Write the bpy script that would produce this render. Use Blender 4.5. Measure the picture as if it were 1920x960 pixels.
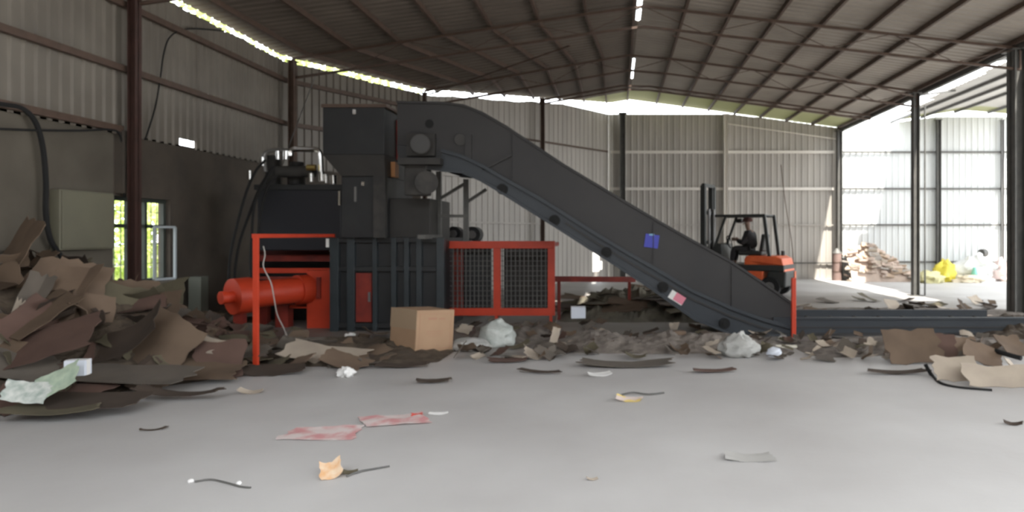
import bpy, math, random
from mathutils import Vector, Matrix, noise
R = random.Random(7)
PI = math.pi
scene = bpy.context.scene
for o in list(bpy.data.objects):
    bpy.data.objects.remove(o)
COL = scene.collection

# ------------------------------------------------------------------ camera, sky, sun, exposure
FPX, CX, CY, H = 1300.0, 1155.0, 440.0, 1.6      # focal length in pixels, principal point, eye height
cam_d = bpy.data.cameras.new('camera'); cam = bpy.data.objects.new('camera', cam_d); COL.objects.link(cam)
cam.location = (0, 0, H); cam.rotation_euler = (PI/2, 0, 0)
cam_d.sensor_width = 36; cam_d.lens = 36*FPX/1920
cam_d.shift_x = -(CX-960)/1920; cam_d.shift_y = -(480-CY)/1920
cam_d.clip_end = 300
cam_d.dof.use_dof = True; cam_d.dof.focus_distance = 1.1; cam_d.dof.aperture_fstop = 7.5
scene.camera = cam
w = bpy.data.worlds.new('world'); scene.world = w; w.use_nodes = True
bg = w.node_tree.nodes['Background']
bg.inputs[0].default_value = (0.93, 0.965, 1.0, 1); bg.inputs[1].default_value = 5.0
sd = bpy.data.lights.new('sun', 'SUN'); sd.energy = 14.0; sd.angle = 0.02; sd.color = (1, .95, .86)
sun = bpy.data.objects.new('sun', sd); COL.objects.link(sun)
sun.location = (20, -10, 30)
sun.rotation_euler = Vector((-.19, .50, -1)).to_track_quat('-Z', 'Y').to_euler()
scene.view_settings.view_transform = 'Standard'; scene.view_settings.look = 'None'
scene.view_settings.gamma = 1; scene.view_settings.use_curve_mapping = False
scene.view_settings.exposure = 0.0
scene.cycles.max_bounces = 8; scene.cycles.diffuse_bounces = 5

# ------------------------------------------------------------------ helpers
def at(px, py, Y):
    return Vector(((px-CX)*Y/FPX, Y, H+(CY-py)*Y/FPX))
def fl(px, py, z=0.0):
    Y = (H-z)*FPX/(py-CY); return Vector(((px-CX)*Y/FPX, Y, z))
def onwall(px, py, X=-7.1):
    Y = X*FPX/(px-CX); return Vector((X, Y, H+(CY-py)*Y/FPX))
MATS = {}
def mat(name, col, rough=.7, metal=0.0, col2=None, scale=4.0, bump=0.0, detail=4, bscale=None, stretch=None, trans=0.0, contrast=(.35, .7)):
    m = bpy.data.materials.new(name); m.use_nodes = True; nt = m.node_tree; N = nt.nodes; L = nt.links
    b = N['Principled BSDF']; b.inputs['Roughness'].default_value = rough; b.inputs['Metallic'].default_value = metal
    b.inputs['Base Color'].default_value = (*col, 1)
    tc = N.new('ShaderNodeTexCoord'); vec = tc.outputs['Object']
    if stretch:
        mp = N.new('ShaderNodeMapping'); mp.inputs['Scale'].default_value = stretch
        L.new(vec, mp.inputs['Vector']); vec = mp.outputs['Vector']
    if col2 is not None:
        n = N.new('ShaderNodeTexNoise'); n.inputs['Scale'].default_value = scale; n.inputs['Detail'].default_value = detail
        L.new(vec, n.inputs['Vector'])
        r = N.new('ShaderNodeValToRGB'); r.color_ramp.elements[0].position = contrast[0]; r.color_ramp.elements[1].position = contrast[1]
        r.color_ramp.elements[0].color = (*col, 1); r.color_ramp.elements[1].color = (*col2, 1)
        L.new(n.outputs['Fac'], r.inputs['Fac']); L.new(r.outputs['Color'], b.inputs['Base Color'])
    if bump:
        n2 = N.new('ShaderNodeTexNoise'); n2.inputs['Scale'].default_value = bscale or scale*3; n2.inputs['Detail'].default_value = 5
        L.new(vec, n2.inputs['Vector'])
        bp = N.new('ShaderNodeBump'); bp.inputs['Strength'].default_value = bump; bp.inputs['Distance'].default_value = .02
        L.new(n2.outputs['Fac'], bp.inputs['Height']); L.new(bp.outputs['Normal'], b.inputs['Normal'])
    if trans:
        out = N['Material Output']; t = N.new('ShaderNodeBsdfTranslucent'); t.inputs['Color'].default_value = (*col, 1)
        mx = N.new('ShaderNodeMixShader'); mx.inputs[0].default_value = trans
        L.new(b.outputs[0], mx.inputs[1]); L.new(t.outputs[0], mx.inputs[2]); L.new(mx.outputs[0], out.inputs['Surface'])
    MATS[name] = m; return m

ORG = {}
class MB:
    def __init__(s): s.v = []; s.f = []
    def add(s, vs, fs):
        k = len(s.v); s.v += [Vector(v) for v in vs]; s.f += [tuple(i+k for i in f) for f in fs]; return s
    def box(s, lo, hi):
        x0, y0, z0 = [min(a, b) for a, b in zip(lo, hi)]; x1, y1, z1 = [max(a, b) for a, b in zip(lo, hi)]
        return s.add([(x0,y0,z0),(x1,y0,z0),(x1,y1,z0),(x0,y1,z0),(x0,y0,z1),(x1,y0,z1),(x1,y1,z1),(x0,y1,z1)],
                     [(0,3,2,1),(4,5,6,7),(0,1,5,4),(1,2,6,5),(2,3,7,6),(3,0,4,7)])
    def pbox(s, px0, py0, px1, py1, Y0, Y1):     # a box whose front face spans these picture pixels at depth Y0
        a = at(px0, py0, Y0); b = at(px1, py1, Y0); return s.box((a.x, Y0, a.z), (b.x, Y1, b.z))
    def beam(s, p0, p1, w, h=None, up=(0,0,1)):
        h = h or w; p0 = Vector(p0); p1 = Vector(p1); d = (p1-p0).normalized(); up = Vector(up)
        if abs(d.dot(up)) > .97: up = Vector((0,1,0))
        sx = d.cross(up).normalized(); sz = sx.cross(d).normalized()
        vs = []
        for p in (p0, p1):
            for a, b in ((-1,-1),(1,-1),(1,1),(-1,1)): vs.append(p+sx*a*w/2+sz*b*h/2)
        return s.add(vs, [(3,2,1,0),(4,5,6,7),(0,1,5,4),(1,2,6,5),(2,3,7,6),(3,0,4,7)])
    def cyl(s, p0, p1, r, r2=None, n=20, cap=True):
        r2 = r if r2 is None else r2; p0 = Vector(p0); p1 = Vector(p1); d = (p1-p0).normalized()
        a = d.orthogonal().normalized(); b = d.cross(a); vs = []
        for p, rr in ((p0, r), (p1, r2)):
            for i in range(n): t = 2*PI*i/n; vs.append(p+(a*math.cos(t)+b*math.sin(t))*rr)
        fs = [(i, (i+1) % n, n+(i+1) % n, n+i) for i in range(n)]
        if cap: fs += [tuple(range(n-1, -1, -1)), tuple(range(n, 2*n))]
        return s.add(vs, fs)
    def tube(s, pts, r, n=8, sub=6):
        P = [Vector(p) for p in pts]
        if len(P) > 2 and sub > 1:
            Q = []
            for i in range(len(P)-1):
                a = P[max(i-1, 0)]; b = P[i]; c = P[i+1]; d = P[min(i+2, len(P)-1)]
                for k in range(sub):
                    t = k/sub
                    Q.append(.5*((2*b)+(c-a)*t+(2*a-5*b+4*c-d)*t*t+(3*b-a-3*c+d)*t**3))
            Q.append(P[-1]); P = Q
        vs = []; ref = None
        for i, p in enumerate(P):
            d = (P[min(i+1, len(P)-1)]-P[max(i-1, 0)]).normalized()
            a = d.orthogonal().normalized() if ref is None else (ref-d*ref.dot(d)).normalized()
            ref = a; b = d.cross(a)
            for k in range(n): t = 2*PI*k/n; vs.append(p+(a*math.cos(t)+b*math.sin(t))*r)
        m = len(P); fs = [(i*n+k, i*n+(k+1) % n, (i+1)*n+(k+1) % n, (i+1)*n+k) for i in range(m-1) for k in range(n)]
        fs += [tuple(range(n-1, -1, -1)), tuple(range((m-1)*n, m*n))]
        return s.add(vs, fs)
    def prism(s, poly, Y0, Y1):                  # poly: (x, z) outline, extruded along Y
        n = len(poly); vs = [(x, Y0, z) for x, z in poly]+[(x, Y1, z) for x, z in poly]
        fs = [tuple(range(n)), tuple(range(2*n-1, n-1, -1))]+[(i, n+i, n+(i+1) % n, (i+1) % n) for i in range(n)]
        return s.add(vs, fs)
    def strip(s, top, bot, Y0, Y1):              # slab between two (x,z) lines of equal length
        n = len(top)
        for i in range(n-1):
            s.prism([bot[i], bot[i+1], top[i+1], top[i]], Y0, Y1)
        return s
    def xf(s, M):
        s.v = [M @ v for v in s.v]; return s
    def build(s, name, m, parent=None, smooth=False, bevel=0.0, origin=None, local=False):
        root = parent; org = Vector(origin) if origin is not None else None
        if parent is not None: org = ORG.get(parent.name, Vector((0,0,0)))
        if org is None:
            xs = [v.x for v in s.v]; ys = [v.y for v in s.v]; zs = [v.z for v in s.v]
            org = Vector(((min(xs)+max(xs))/2, (min(ys)+max(ys))/2, min(zs)))
        if local: org = Vector((0,0,0))
        me = bpy.data.meshes.new(name); me.from_pydata([tuple(v-org) for v in s.v], [], s.f); me.update()
        me.materials.append(m)
        if smooth:
            for p in me.polygons: p.use_smooth = True
            try: me.set_sharp_from_angle(angle=math.radians(40))
            except Exception: pass
        o = bpy.data.objects.new(name, me); COL.objects.link(o)
        if parent is not None: o.parent = parent
        else: o.location = org
        ORG[o.name] = org
        if bevel:
            b = o.modifiers.new('bevel', 'BEVEL'); b.width = bevel; b.segments = 2; b.limit_method = 'ANGLE'
        return o
def tag(o, label=None, cat=None, group=None, kind=None):
    if label: o['label'] = label
    if cat: o['category'] = cat
    if group: o['group'] = group
    if kind: o['kind'] = kind
    return o
def thing(name, loc, label, cat, group=None):
    o = bpy.data.objects.new(name, None); COL.objects.link(o); o.location = loc; o.empty_display_size = .2
    ORG[o.name] = Vector(loc); return tag(o, label, cat, group)
def struct(o): o['kind'] = 'structure'; return o

# ------------------------------------------------------------------ materials
floor_m = mat('concrete', (.47, .455, .445), .55, col2=(.58, .57, .56), scale=.55, bump=.15, bscale=9, detail=8)
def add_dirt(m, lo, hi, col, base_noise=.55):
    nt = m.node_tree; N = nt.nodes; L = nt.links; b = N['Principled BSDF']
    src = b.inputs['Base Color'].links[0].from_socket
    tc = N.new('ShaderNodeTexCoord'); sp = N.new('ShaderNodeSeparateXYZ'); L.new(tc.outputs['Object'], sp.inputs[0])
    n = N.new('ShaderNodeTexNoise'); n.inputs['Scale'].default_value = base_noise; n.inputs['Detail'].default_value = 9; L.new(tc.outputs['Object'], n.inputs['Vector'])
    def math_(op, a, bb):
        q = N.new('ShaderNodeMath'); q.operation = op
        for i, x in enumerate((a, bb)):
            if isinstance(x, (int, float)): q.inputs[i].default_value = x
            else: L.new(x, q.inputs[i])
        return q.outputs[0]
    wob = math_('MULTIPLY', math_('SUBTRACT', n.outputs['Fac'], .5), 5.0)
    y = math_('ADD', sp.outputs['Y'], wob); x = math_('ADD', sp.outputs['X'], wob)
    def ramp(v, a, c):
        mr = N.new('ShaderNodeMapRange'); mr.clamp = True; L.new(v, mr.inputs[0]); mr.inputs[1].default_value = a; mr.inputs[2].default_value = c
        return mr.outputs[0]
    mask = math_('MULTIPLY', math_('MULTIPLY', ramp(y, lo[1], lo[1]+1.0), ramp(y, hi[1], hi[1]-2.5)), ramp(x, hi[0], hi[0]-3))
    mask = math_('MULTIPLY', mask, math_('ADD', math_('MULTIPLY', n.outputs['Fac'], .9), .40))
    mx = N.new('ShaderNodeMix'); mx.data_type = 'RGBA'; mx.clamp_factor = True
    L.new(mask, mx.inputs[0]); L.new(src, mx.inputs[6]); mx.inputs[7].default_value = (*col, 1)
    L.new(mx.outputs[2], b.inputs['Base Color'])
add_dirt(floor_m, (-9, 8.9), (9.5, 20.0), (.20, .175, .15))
yard_m = mat('yard', (.20, .19, .17), .9, col2=(.25, .235, .21), scale=.8)
sheetL = mat('shaded_sheet', (.215, .19, .158), .5, col2=(.165, .145, .12), scale=1.2)  # same sheeting as the right bay, darkened to carry the left side's shade
sheetB = mat('pale_sheet', (.46, .43, .39), .5, col2=(.39, .365, .33), scale=1.0, stretch=(3, 3, .3))  # same sheeting again, the back wall's half light put into the colour
sheetR = mat('lit_white_sheet', (.70, .725, .72), .4, col2=(.63, .655, .655), scale=1.0, stretch=(3, 3, .3))  # same sheeting, brightened to carry the light of the right bay
roof_m = mat('shaded_roof_sheet', (.17, .14, .115), .7, col2=(.13, .107, .087), scale=.9)  # shaded copy of the roof sheet, left slope's shade put into the colour
roofR_m = mat('lean_to_sheet', (.55, .54, .52), .5, col2=(.45, .44, .42), scale=.9)
yellow_roof_m = mat('yellow_roof_strip', (.42, .43, .27), .6, trans=.22)  # translucent yellow for the roof strips at the back end
plaster = mat('dirty_plaster', (.135, .118, .093), .9, col2=(.09, .077, .06), scale=1.1, bump=.3, detail=7)
brick_m = mat('shaded_masonry', (.075, .063, .052), .95, col2=(.11, .09, .07), scale=1.6, bump=.4)  # far stretch of the left wall, its shadow put into a darker colour
brown_steel = mat('brown_steel', (.085, .055, .04), .6, col2=(.12, .075, .055), scale=6)
grey_steel = mat('dark_grey_steel', (.09, .09, .085), .55, col2=(.13, .125, .115), scale=5)
red_steel = mat('primer_red_steel', (.07, .033, .026), .6, col2=(.05, .026, .02), scale=4)
pale_steel = mat('pale_painted_steel', (.80, .76, .70), .5)
baler_m = mat('charcoal_paint', (.017, .018, .020), .5, col2=(.024, .025, .026), scale=3)
baler2_m = mat('grey_brown_paint', (.034, .031, .028), .6, col2=(.025, .023, .021), scale=3)
rib_m = mat('bluish_grey_paint', (.034, .043, .049), .45, col2=(.025, .032, .036), scale=4)
conv_m = mat('conveyor_grey_paint', (.034, .032, .032), .6, col2=(.026, .025, .026), scale=1.3)
conv2_m = mat('conveyor_blue_grey_paint', (.036, .043, .051), .55, col2=(.027, .032, .040), scale=1.5)
belt_m = mat('rubber_belt', (.035, .034, .033), .8, col2=(.06, .055, .05), scale=5)
black_m = mat('black_rubber', (.012, .012, .012), .9)
orange_m = mat('orange_red_paint', (.62, .055, .018), .5, col2=(.50, .045, .015), scale=3)
maroon_m = mat('dull_red_paint', (.30, .035, .02), .55, col2=(.16, .02, .015), scale=3)
chrome_m = mat('bright_metal', (.75, .74, .72), .2, metal=1.0)
alu_m = mat('dull_metal', (.22, .215, .21), .45, metal=.6)
white_m = mat('white_paper', (.82, .81, .79), .8)
whiteb_m = mat('bluish_white_plastic', (.70, .74, .82), .5)
yellow_m = mat('yellow_plastic', (.80, .68, .08), .5)
fork_or = mat('forklift_orange', (.82, .16, .05), .4, col2=(.72, .12, .04), scale=4)
fork_bk = mat('forklift_black', (.03, .032, .03), .5)
wood_m = mat('old_wood', (.30, .22, .14), .8, col2=(.2, .14, .09), scale=6)
glass_m = bpy.data.materials.new('window_glass'); glass_m.use_nodes = True
_b = glass_m.node_tree.nodes['Principled BSDF']; _b.inputs['Transmission Weight'].default_value = 1; _b.inputs['Roughness'].default_value = .03
_b.inputs['Base Color'].default_value = (.85, .92, .86, 1); _b.inputs['IOR'].default_value = 1.02
cabinet_m = mat('olive_grey_paint', (.195, .185, .13), .6, col2=(.17, .16, .115), scale=2)
leaf_m = mat('leaves', (.56, .66, .22), .6, col2=(.74, .76, .40), scale=1.5, trans=.4)
bark_m = mat('bark', (.12, .09, .06), .9)
cards = {
 'brown': mat('cardboard_brown', (.145, .10, .067), .9, col2=(.108, .074, .05), scale=3),
 'dark brown': mat('cardboard_dark', (.068, .048, .035), .95, col2=(.048, .034, .025), scale=3),
 'greyish': mat('cardboard_grey', (.135, .113, .092), .9, col2=(.098, .084, .07), scale=3),
 'tan': mat('cardboard_tan', (.19, .133, .092), .85, col2=(.145, .10, .07), scale=3),
 'reddish': mat('cardboard_red', (.125, .074, .057), .9, col2=(.095, .056, .044), scale=3),
 'olive': mat('cardboard_olive', (.125, .107, .068), .9, col2=(.09, .078, .05), scale=3),
 'pale': mat('cardboard_pale', (.47, .40, .32), .85, col2=(.38, .32, .26), scale=3),
}
heap_m = mat('heap_scraps', (.065, .048, .035), .95, col2=(.115, .088, .062), scale=9, bump=.6, bscale=25)
scrap_m = mat('grey_scraps', (.22, .19, .165), .95, col2=(.13, .11, .095), scale=11, bump=.5)
greyrub = mat('grey_scrap_board', (.40, .36, .32), .9, col2=(.32, .29, .26), scale=3)
tanrub = mat('tan_scrap_board', (.50, .38, .28), .9, col2=(.40, .30, .22), scale=3)
pinkrub = mat('pinkish_scraps', (.62, .50, .42), .95, col2=(.46, .37, .31), scale=3)
print_red = mat('red_ink', (.62, .10, .08), .7)
bag_clear = mat('milky_plastic', (.62, .62, .60), .35, col2=(.50, .50, .47), scale=8, bump=.5, trans=.25)
bag_green = mat('grey_green_plastic', (.42, .45, .42), .4, col2=(.55, .57, .54), scale=7, bump=.6)
skin_m = mat('skin', (.20, .12, .085), .6)
cloth_m = mat('dark_cloth', (.03, .028, .03), .9)
cap_m = mat('cap_cloth', (.10, .045, .04), .9)

# ------------------------------------------------------------------ shell of the hall
WALL = [(-7.2, .1), (-7.2, 15.0), (-5.2, 18.5), (-.28, 24.95)]   # left wall in plan, kinked
XR, YB, YF = 8.1, 25.0, 0.2
def wx(Y):
    if Y <= 15: return -7.2
    if Y <= 18.5: return -7.2+2.0*(Y-15)/3.5
    return -5.2
ZRIDGE, ZE = 6.5, 5.5
def edge(Y): return wx(Y) if Y <= 18.5 else -5.2+4.92*(Y-18.5)/6.45
def zr(X, Y):
    if X < .5: return ZRIDGE-(ZRIDGE-ZE)*(.5-X)/(.5-wx(Y))
    return ZRIDGE-(ZRIDGE-5.48)*(X-.5)/(XR-.5)
def corr(p0, p1, z0, z1, inward, pitch=.19, depth=.03, holes=(), mb=None):
    """vertical ribbed sheeting from p0 to p1 in plan; z0, z1 functions of the distance s; holes = (s0, s1, z0, z1)"""
    mb = mb or MB(); p0 = Vector((*p0, 0)); p1 = Vector((*p1, 0)); L = (p1-p0).length; d = (p1-p0)/L; n = Vector((*inward, 0)).normalized()
    prof = [(0, 0), (.62*pitch, 0), (.72*pitch, depth), (.90*pitch, depth), (pitch, 0)]
    s = 0.0; pts = []
    while s < L:
        for a, b in prof[:-1]:
            if s+a < L: pts.append((s+a, b))
        s += pitch
    for h in holes:
        pts += [(h[0], 0), (h[1], 0)]
    pts = sorted(pts)+[(L, 0)]
    for (sa, oa), (sb, ob) in zip(pts[:-1], pts[1:]):
        if sb-sa < 1e-4: continue
        sm = (sa+sb)/2; iv = [(z0(sm), z1(sm))]
        for h in holes:
            if h[0] <= sm <= h[1]:
                nv = []
                for a, b in iv:
                    if h[2] > a: nv.append((a, min(b, h[2])))
                    if h[3] < b: nv.append((max(a, h[3]), b))
                iv = nv
        for a, b in iv:
            if b-a < .005: continue
            A = p0+d*sa+n*oa; B = p0+d*sb+n*ob
            for off, flip in ((0, False), (-.012, True)):
                q = [A+n*off+Vector((0,0,a)), B+n*off+Vector((0,0,a)), B+n*off+Vector((0,0,b)), A+n*off+Vector((0,0,b))]
                mb.add(q[::-1] if flip else q, [(0,1,2,3)])
    return mb
struct(MB().box((-7.4, .1, -.15), (16.5, 25.1, 0)).build('floor', floor_m, origin=(0,0,0)))
yb = MB().box((-80, -60, -.30), (80, 100, -.16)); yb.box((-60, -30, -.17), (60, -1, -.03)); yb.box((16.5, -1, -.17), (60, 40, -.03)); yb.box((-40, 25.1, -.17), (60, 80, -.03)); yb.box((-40, -1, -.17), (-7.4, 25.1, -.03))
struct(yb.build('ground', yard_m, origin=(0,0,0)))
# left masonry with the window opening
wy0, wy1, wz0, wz1 = 9.93, 11.2, .86, 2.16
m1 = MB()
m1.box((-7.4, .1, 0), (-7.2, wy0, 3.08))
struct(m1.build('wall_left', plaster, origin=(-7.2, 0, 0)))
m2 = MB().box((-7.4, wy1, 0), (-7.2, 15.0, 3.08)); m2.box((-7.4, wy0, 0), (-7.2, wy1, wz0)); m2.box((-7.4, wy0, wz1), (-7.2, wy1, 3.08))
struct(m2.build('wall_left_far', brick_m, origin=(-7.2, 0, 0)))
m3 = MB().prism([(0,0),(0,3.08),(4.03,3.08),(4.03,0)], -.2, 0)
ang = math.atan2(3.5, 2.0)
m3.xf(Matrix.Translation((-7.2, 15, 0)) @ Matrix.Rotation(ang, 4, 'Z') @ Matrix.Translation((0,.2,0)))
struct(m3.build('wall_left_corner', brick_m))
def ztopL(s): return 5.36+.045*noise.noise(Vector((s*1.7, 3.1, 0)))+.03*noise.noise(Vector((s*7, 1.1, 0)))
sl = corr((-7.2, .1), (-7.2, 15), lambda s: 3.05, ztopL, (1, 0), holes=((11.33, 11.75, 3.05, 3.19), (12.05, 12.65, 4.06, 4.08)))
struct(sl.build('wall_left_sheeting', sheetL, origin=(-7.2,0,0)))
sl2 = corr((-7.2, 15), (-5.2, 18.5), lambda s: 3.05, lambda s: ztopL(s+16), (1, -.57))
struct(sl2.build('wall_left_back_sheeting', sheetL))
sfr = corr((-7.2, .1), (-5.4, .1), lambda s: 0, lambda s: zr(-7.2+s, .1)-.05, (0, 1), pitch=.22)
struct(sfr.build('wall_front_skyblock', sheetL))  # unseen front wall stub, added to keep sky light off the left side
struct(MB().box((-40, -12.4, -.16), (40, -12, 6.0)).box((-40, -12.6, 5.9), (40, -11.6, 6.1)).build('wall_skyblock', brick_m, origin=(0,-12,0)))  # unseen wall behind the camera, added to block low sky light
# angled wall between left wall and back wall
D = Vector((4.92, 6.45)); DL = D.length
def zdiag(s):
    t = s/DL; X = -5.2+4.92*t; Y = 18.5+6.45*t
    z = zr(X, Y)-.17+.05*noise.noise(Vector((s*1.3, 9, 0)))
    if X > -1.75: z = min(z, 5.93)
    return z
sd2 = corr((-5.2, 18.5), (-.28, 24.95), lambda s: 0, zdiag, (1, -.76), pitch=.22, depth=.018, holes=((7.22, 7.62, .30, .98),(7.62, 7.78, .36, .66)))
struct(sd2.build('wall_back_left', sheetB))
# back wall
def zback(s):
    X = -.28+s; z = min(zr(X, 25)-.06, 5.94) if X < 5.0 else zr(X, 25)-.04
    return z
sbk = corr((-.28, 25), (8.05, 25), lambda s: 0, zback, (0, -1), pitch=.22, depth=.016)
struct(sbk.build('wall_back', sheetB))
def zr2(X): return 5.55+.16*(X-9) if X < 12.5 else 6.11-.08*(X-12.5)
sbr = corr((8.05, 25), (17, 25), lambda s: 0, lambda s: min(5.85, 5.5+.14*max(s-1, 0)), (0, -1), pitch=.22, depth=.016)
struct(sbr.build('wall_back_right', sheetR))

# main roof: ribbed sheets, ribs running down the slope
def roof(xa_f, xb_f, zf, ya, yb, pitch=.22, depth=.03, nx=6, holes=()):
    mb = MB(); ys = []; y = ya
    while y < yb:
        for a, b in ((0, 0), (.6*pitch, 0), (.72*pitch, depth), (.9*pitch, depth)):
            if y+a < yb: ys.append((y+a, b))
        y += pitch
    ys.append((yb, 0))
    for (y0, o0), (y1, o1) in zip(ys[:-1], ys[1:]):
        xa0, xb0, xa1, xb1 = xa_f(y0), xb_f(y0), xa_f(y1), xb_f(y1)
        for k in range(nx):
            t0, t1 = k/nx, (k+1)/nx
            a = xa0+(xb0-xa0)*t0; b = xa0+(xb0-xa0)*t1; c = xa1+(xb1-xa1)*t1; d = xa1+(xb1-xa1)*t0
            if any(h[0] < (a+b)/2 < h[1] and h[2] < (y0+y1)/2 < h[3] for h in holes): continue
            for up in (0, .012):
                q = [(a, y0, zf(a, y0)+o0+up), (b, y0, zf(b, y0)+o0+up), (c, y1, zf(c, y1)+o1+up), (d, y1, zf(d, y1)+o1+up)]
                mb.add(q if up else q[::-1], [(0,1,2,3)])
    return mb
def ridge_gap(y): return .055 if 11.2 < y < 15.9 else (.035 if 19.3 < y < 21.8 else 0.0)
rl = roof(lambda y: edge(y)-.07, lambda y: .5-ridge_gap(y), zr, YF, 23.6, nx=14, holes=((-.6, -.05, 13.45, 13.62),))
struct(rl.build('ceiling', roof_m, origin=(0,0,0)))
rr = roof(lambda y: .5+ridge_gap(y), lambda y: XR+.1, zr, YF, 23.3, nx=14, holes=((.5, 1.1, 12.9, 13.1),))
struct(rr.build('ceiling_right_slope', mat('lit_roof_sheet', (.36, .32, .275), .6, col2=(.28, .245, .21), scale=.9), origin=(0,0,0)))  # lit copy of the roof sheet, light from the right put into colour
fb = roof(lambda y: min(edge(y)-.07, .3), lambda y: .5, zr, 23.6, 25.15, nx=6)
struct(fb.build('ceiling_end_strip', yellow_roof_m, origin=(0,0,0)))
fb2 = roof(lambda y: .5, lambda y: XR+.1, zr, 23.3, 25.15, nx=10)
struct(fb2.build('ceiling_end_strip_right', yellow_roof_m, origin=(0,0,0)))
# lean-to roof of the right bay, leaving an open strip beside the main roof
def xl2(y):
    if y < 14.0: return 8.25
    if y < 17: return 8.95
    if y < 20.5: return 9.15
    if y < 23: return 9.5
    return 10.1
r2 = roof(xl2, lambda y: 14.3, lambda X, Y: zr2(X), YF, 24.2, nx=8)
struct(r2.build('ceiling_right_bay', roofR_m, origin=(0,0,0)))
r3 = roof(lambda y: 10.1, lambda y: 14.3, lambda X, Y: zr2(X), 24.2, 25.1, nx=8)
struct(r3.build('ceiling_right_bay_strip', yellow_roof_m, origin=(0,0,0)))

# window in the left wall
wr = thing('window_1', (-7.3, (wy0+wy1)/2, wz0), None, None); wr['kind'] = 'structure'
fm = MB()
fm.beam((-7.3, wy0, wz0+.03), (-7.3, wy1, wz0+.03), .06); fm.beam((-7.3, wy0, wz1-.03), (-7.3, wy1, wz1-.03), .06)
for yy in (wy0+.03, wy0+.42, wy0+.80, wy1-.03): fm.beam((-7.3, yy, wz0), (-7.3, yy, wz1), .055)
fm.beam((-7.3, wy0, 1.73), (-7.3, wy1, 1.73), .055)
fm.build('window_frame', mat('window_green_frame', (.05, .06, .05), .6), wr)
fb = MB()
for k in range(9):
    yy = wy0+.1+k*.135; fb.cyl((-7.36, yy, wz0), (-7.36, yy, wz1), .007, n=6)
for zz in (1.15, 1.45, 1.95): fb.cyl((-7.36, wy0, zz), (-7.36, wy1, zz), .006, n=6)
fb.build('window_bars', grey_steel, wr)
MB().box((-7.305, wy0, wz0), (-7.298, wy0+.78, wz1)).build('window_pane', glass_m, wr)
sash = MB().beam((-7.18, wy1-.42, .9), (-7.18, wy1-.42, 1.72), .035).beam((-7.06, wy1-.1, .9), (-7.06, wy1-.1, 1.72), .035).beam((-7.18, wy1-.42, .9), (-7.06, wy1-.1, .9), .035).beam((-7.18, wy1-.42, 1.72), (-7.06, wy1-.1, 1.72), .035)
sash.build('window_sash', mat('sash_paint', (.45, .5, .52), .5), wr)
MB().box((-7.42, wy0-.05, wz0-.06), (-7.12, wy1+.05, wz0)).build('window_sill', plaster, wr)

# ------------------------------------------------------------------ steel frame: columns, girts, purlins, trusses
def column(name, x, y, ztop, w, m, label, flange=True):
    t = thing(name, (x, y, 0), label, 'column', None)
    c = MB().box((x-w/2, y-w*.6, 0), (x-w/2+w*.12, y+w*.6, ztop)).box((x+w/2-w*.12, y-w*.6, 0), (x+w/2, y+w*.6, ztop)).box((x-w/2, y-w*.06, 0), (x+w/2, y+w*.06, ztop))
    c.build('shaft', m, t)
    MB().box((x-w, y-w, 0), (x+w, y+w, .02)).build('base_plate', m, t)
    MB().box((x-w*.8, y-w*.8, ztop), (x+w*.8, y+w*.8, ztop+.02)).build('cap_plate', m, t)
    return t
column('steel_column', -6.98, 10.05, 5.30, .115, red_steel, 'dark red steel column in front of the barred window')
column('steel_column', -6.93, 14.85, 5.30, .125, brown_steel, 'dark brown steel column rising behind the oil tank')
column('steel_column', -5.02, 18.2, 5.30, .10, brown_steel, 'brown steel column at the kink of the left wall, above the conveyor head')
column('steel_column', -2.30, 21.75, 5.85, .13, brown_steel, 'brown steel column on the angled back wall, above the conveyor slope')
column('steel_column', .24, 24.80, 5.93, .19, grey_steel, 'dark grey column on the back wall under the bright roof opening')
column('steel_column', 3.93, 24.84, 5.9, .15, pale_steel, 'pale painted column on the back wall behind the forklift')
column('steel_column', 7.98, 24.78, 5.3, .17, grey_steel, 'dark grey column at the back wall beside the rubble heap')
column('steel_column', 7.86, 18.2, 5.30, .16, grey_steel, 'slim dark column standing free in the middle of the right row')
column('steel_column', 8.10, 14.0, 5.30, .26, grey_steel, 'thick dark column at the right edge of the photo')
column('steel_column', 11.55, 24.84, 5.7, .14, grey_steel, 'grey column on the white wall of the right bay')
column('steel_column', 13.85, 24.86, 5.7, .09, alu_m, 'thin pale grey column at the far right of the back wall')
tag(MB().cyl((8.13, 18.25, 0), (8.13, 18.25, 5.0), .022, n=10).build('downpipe', grey_steel), 'thin dark pipe standing just right of the slim free column', 'pipe')
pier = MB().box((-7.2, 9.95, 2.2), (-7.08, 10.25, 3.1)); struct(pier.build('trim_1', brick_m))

def girt(p0, p1, m, label, w=.07, h=.09):
    return tag(MB().beam(p0, p1, w, h).build('wall_girt', m), label, 'beam')
girt((-7.12, .2, 4.0), (-7.12, 15, 4.0), brown_steel, 'brown horizontal rail halfway up the left sheet wall')
girt((-7.12, .2, 4.93), (-7.12, 15, 4.93), brown_steel, 'brown horizontal rail near the top of the left sheet wall')
girt((-7.13, .2, 3.12), (-7.13, 10.0, 3.12), brown_steel, 'brown rail where the left sheeting meets the plaster')
girt((-7.1, 15.05, 4.0), (-5.15, 18.4, 4.0), brown_steel, 'brown lower rail beside the column behind the hopper')
girt((-7.1, 15.05, 4.93), (-5.15, 18.4, 4.93), brown_steel, 'brown upper rail running down to the conveyor head column')
for z, lb in ((4.57, 'upper'), (3.25, 'middle'), (1.95, 'lower')):
    girt((-5.1, 18.5, z), (-.3, 24.82, z), brown_steel if z > 4 else sheetB, lb+' thin rail on the angled back wall behind the conveyor', .05, .05)
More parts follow.
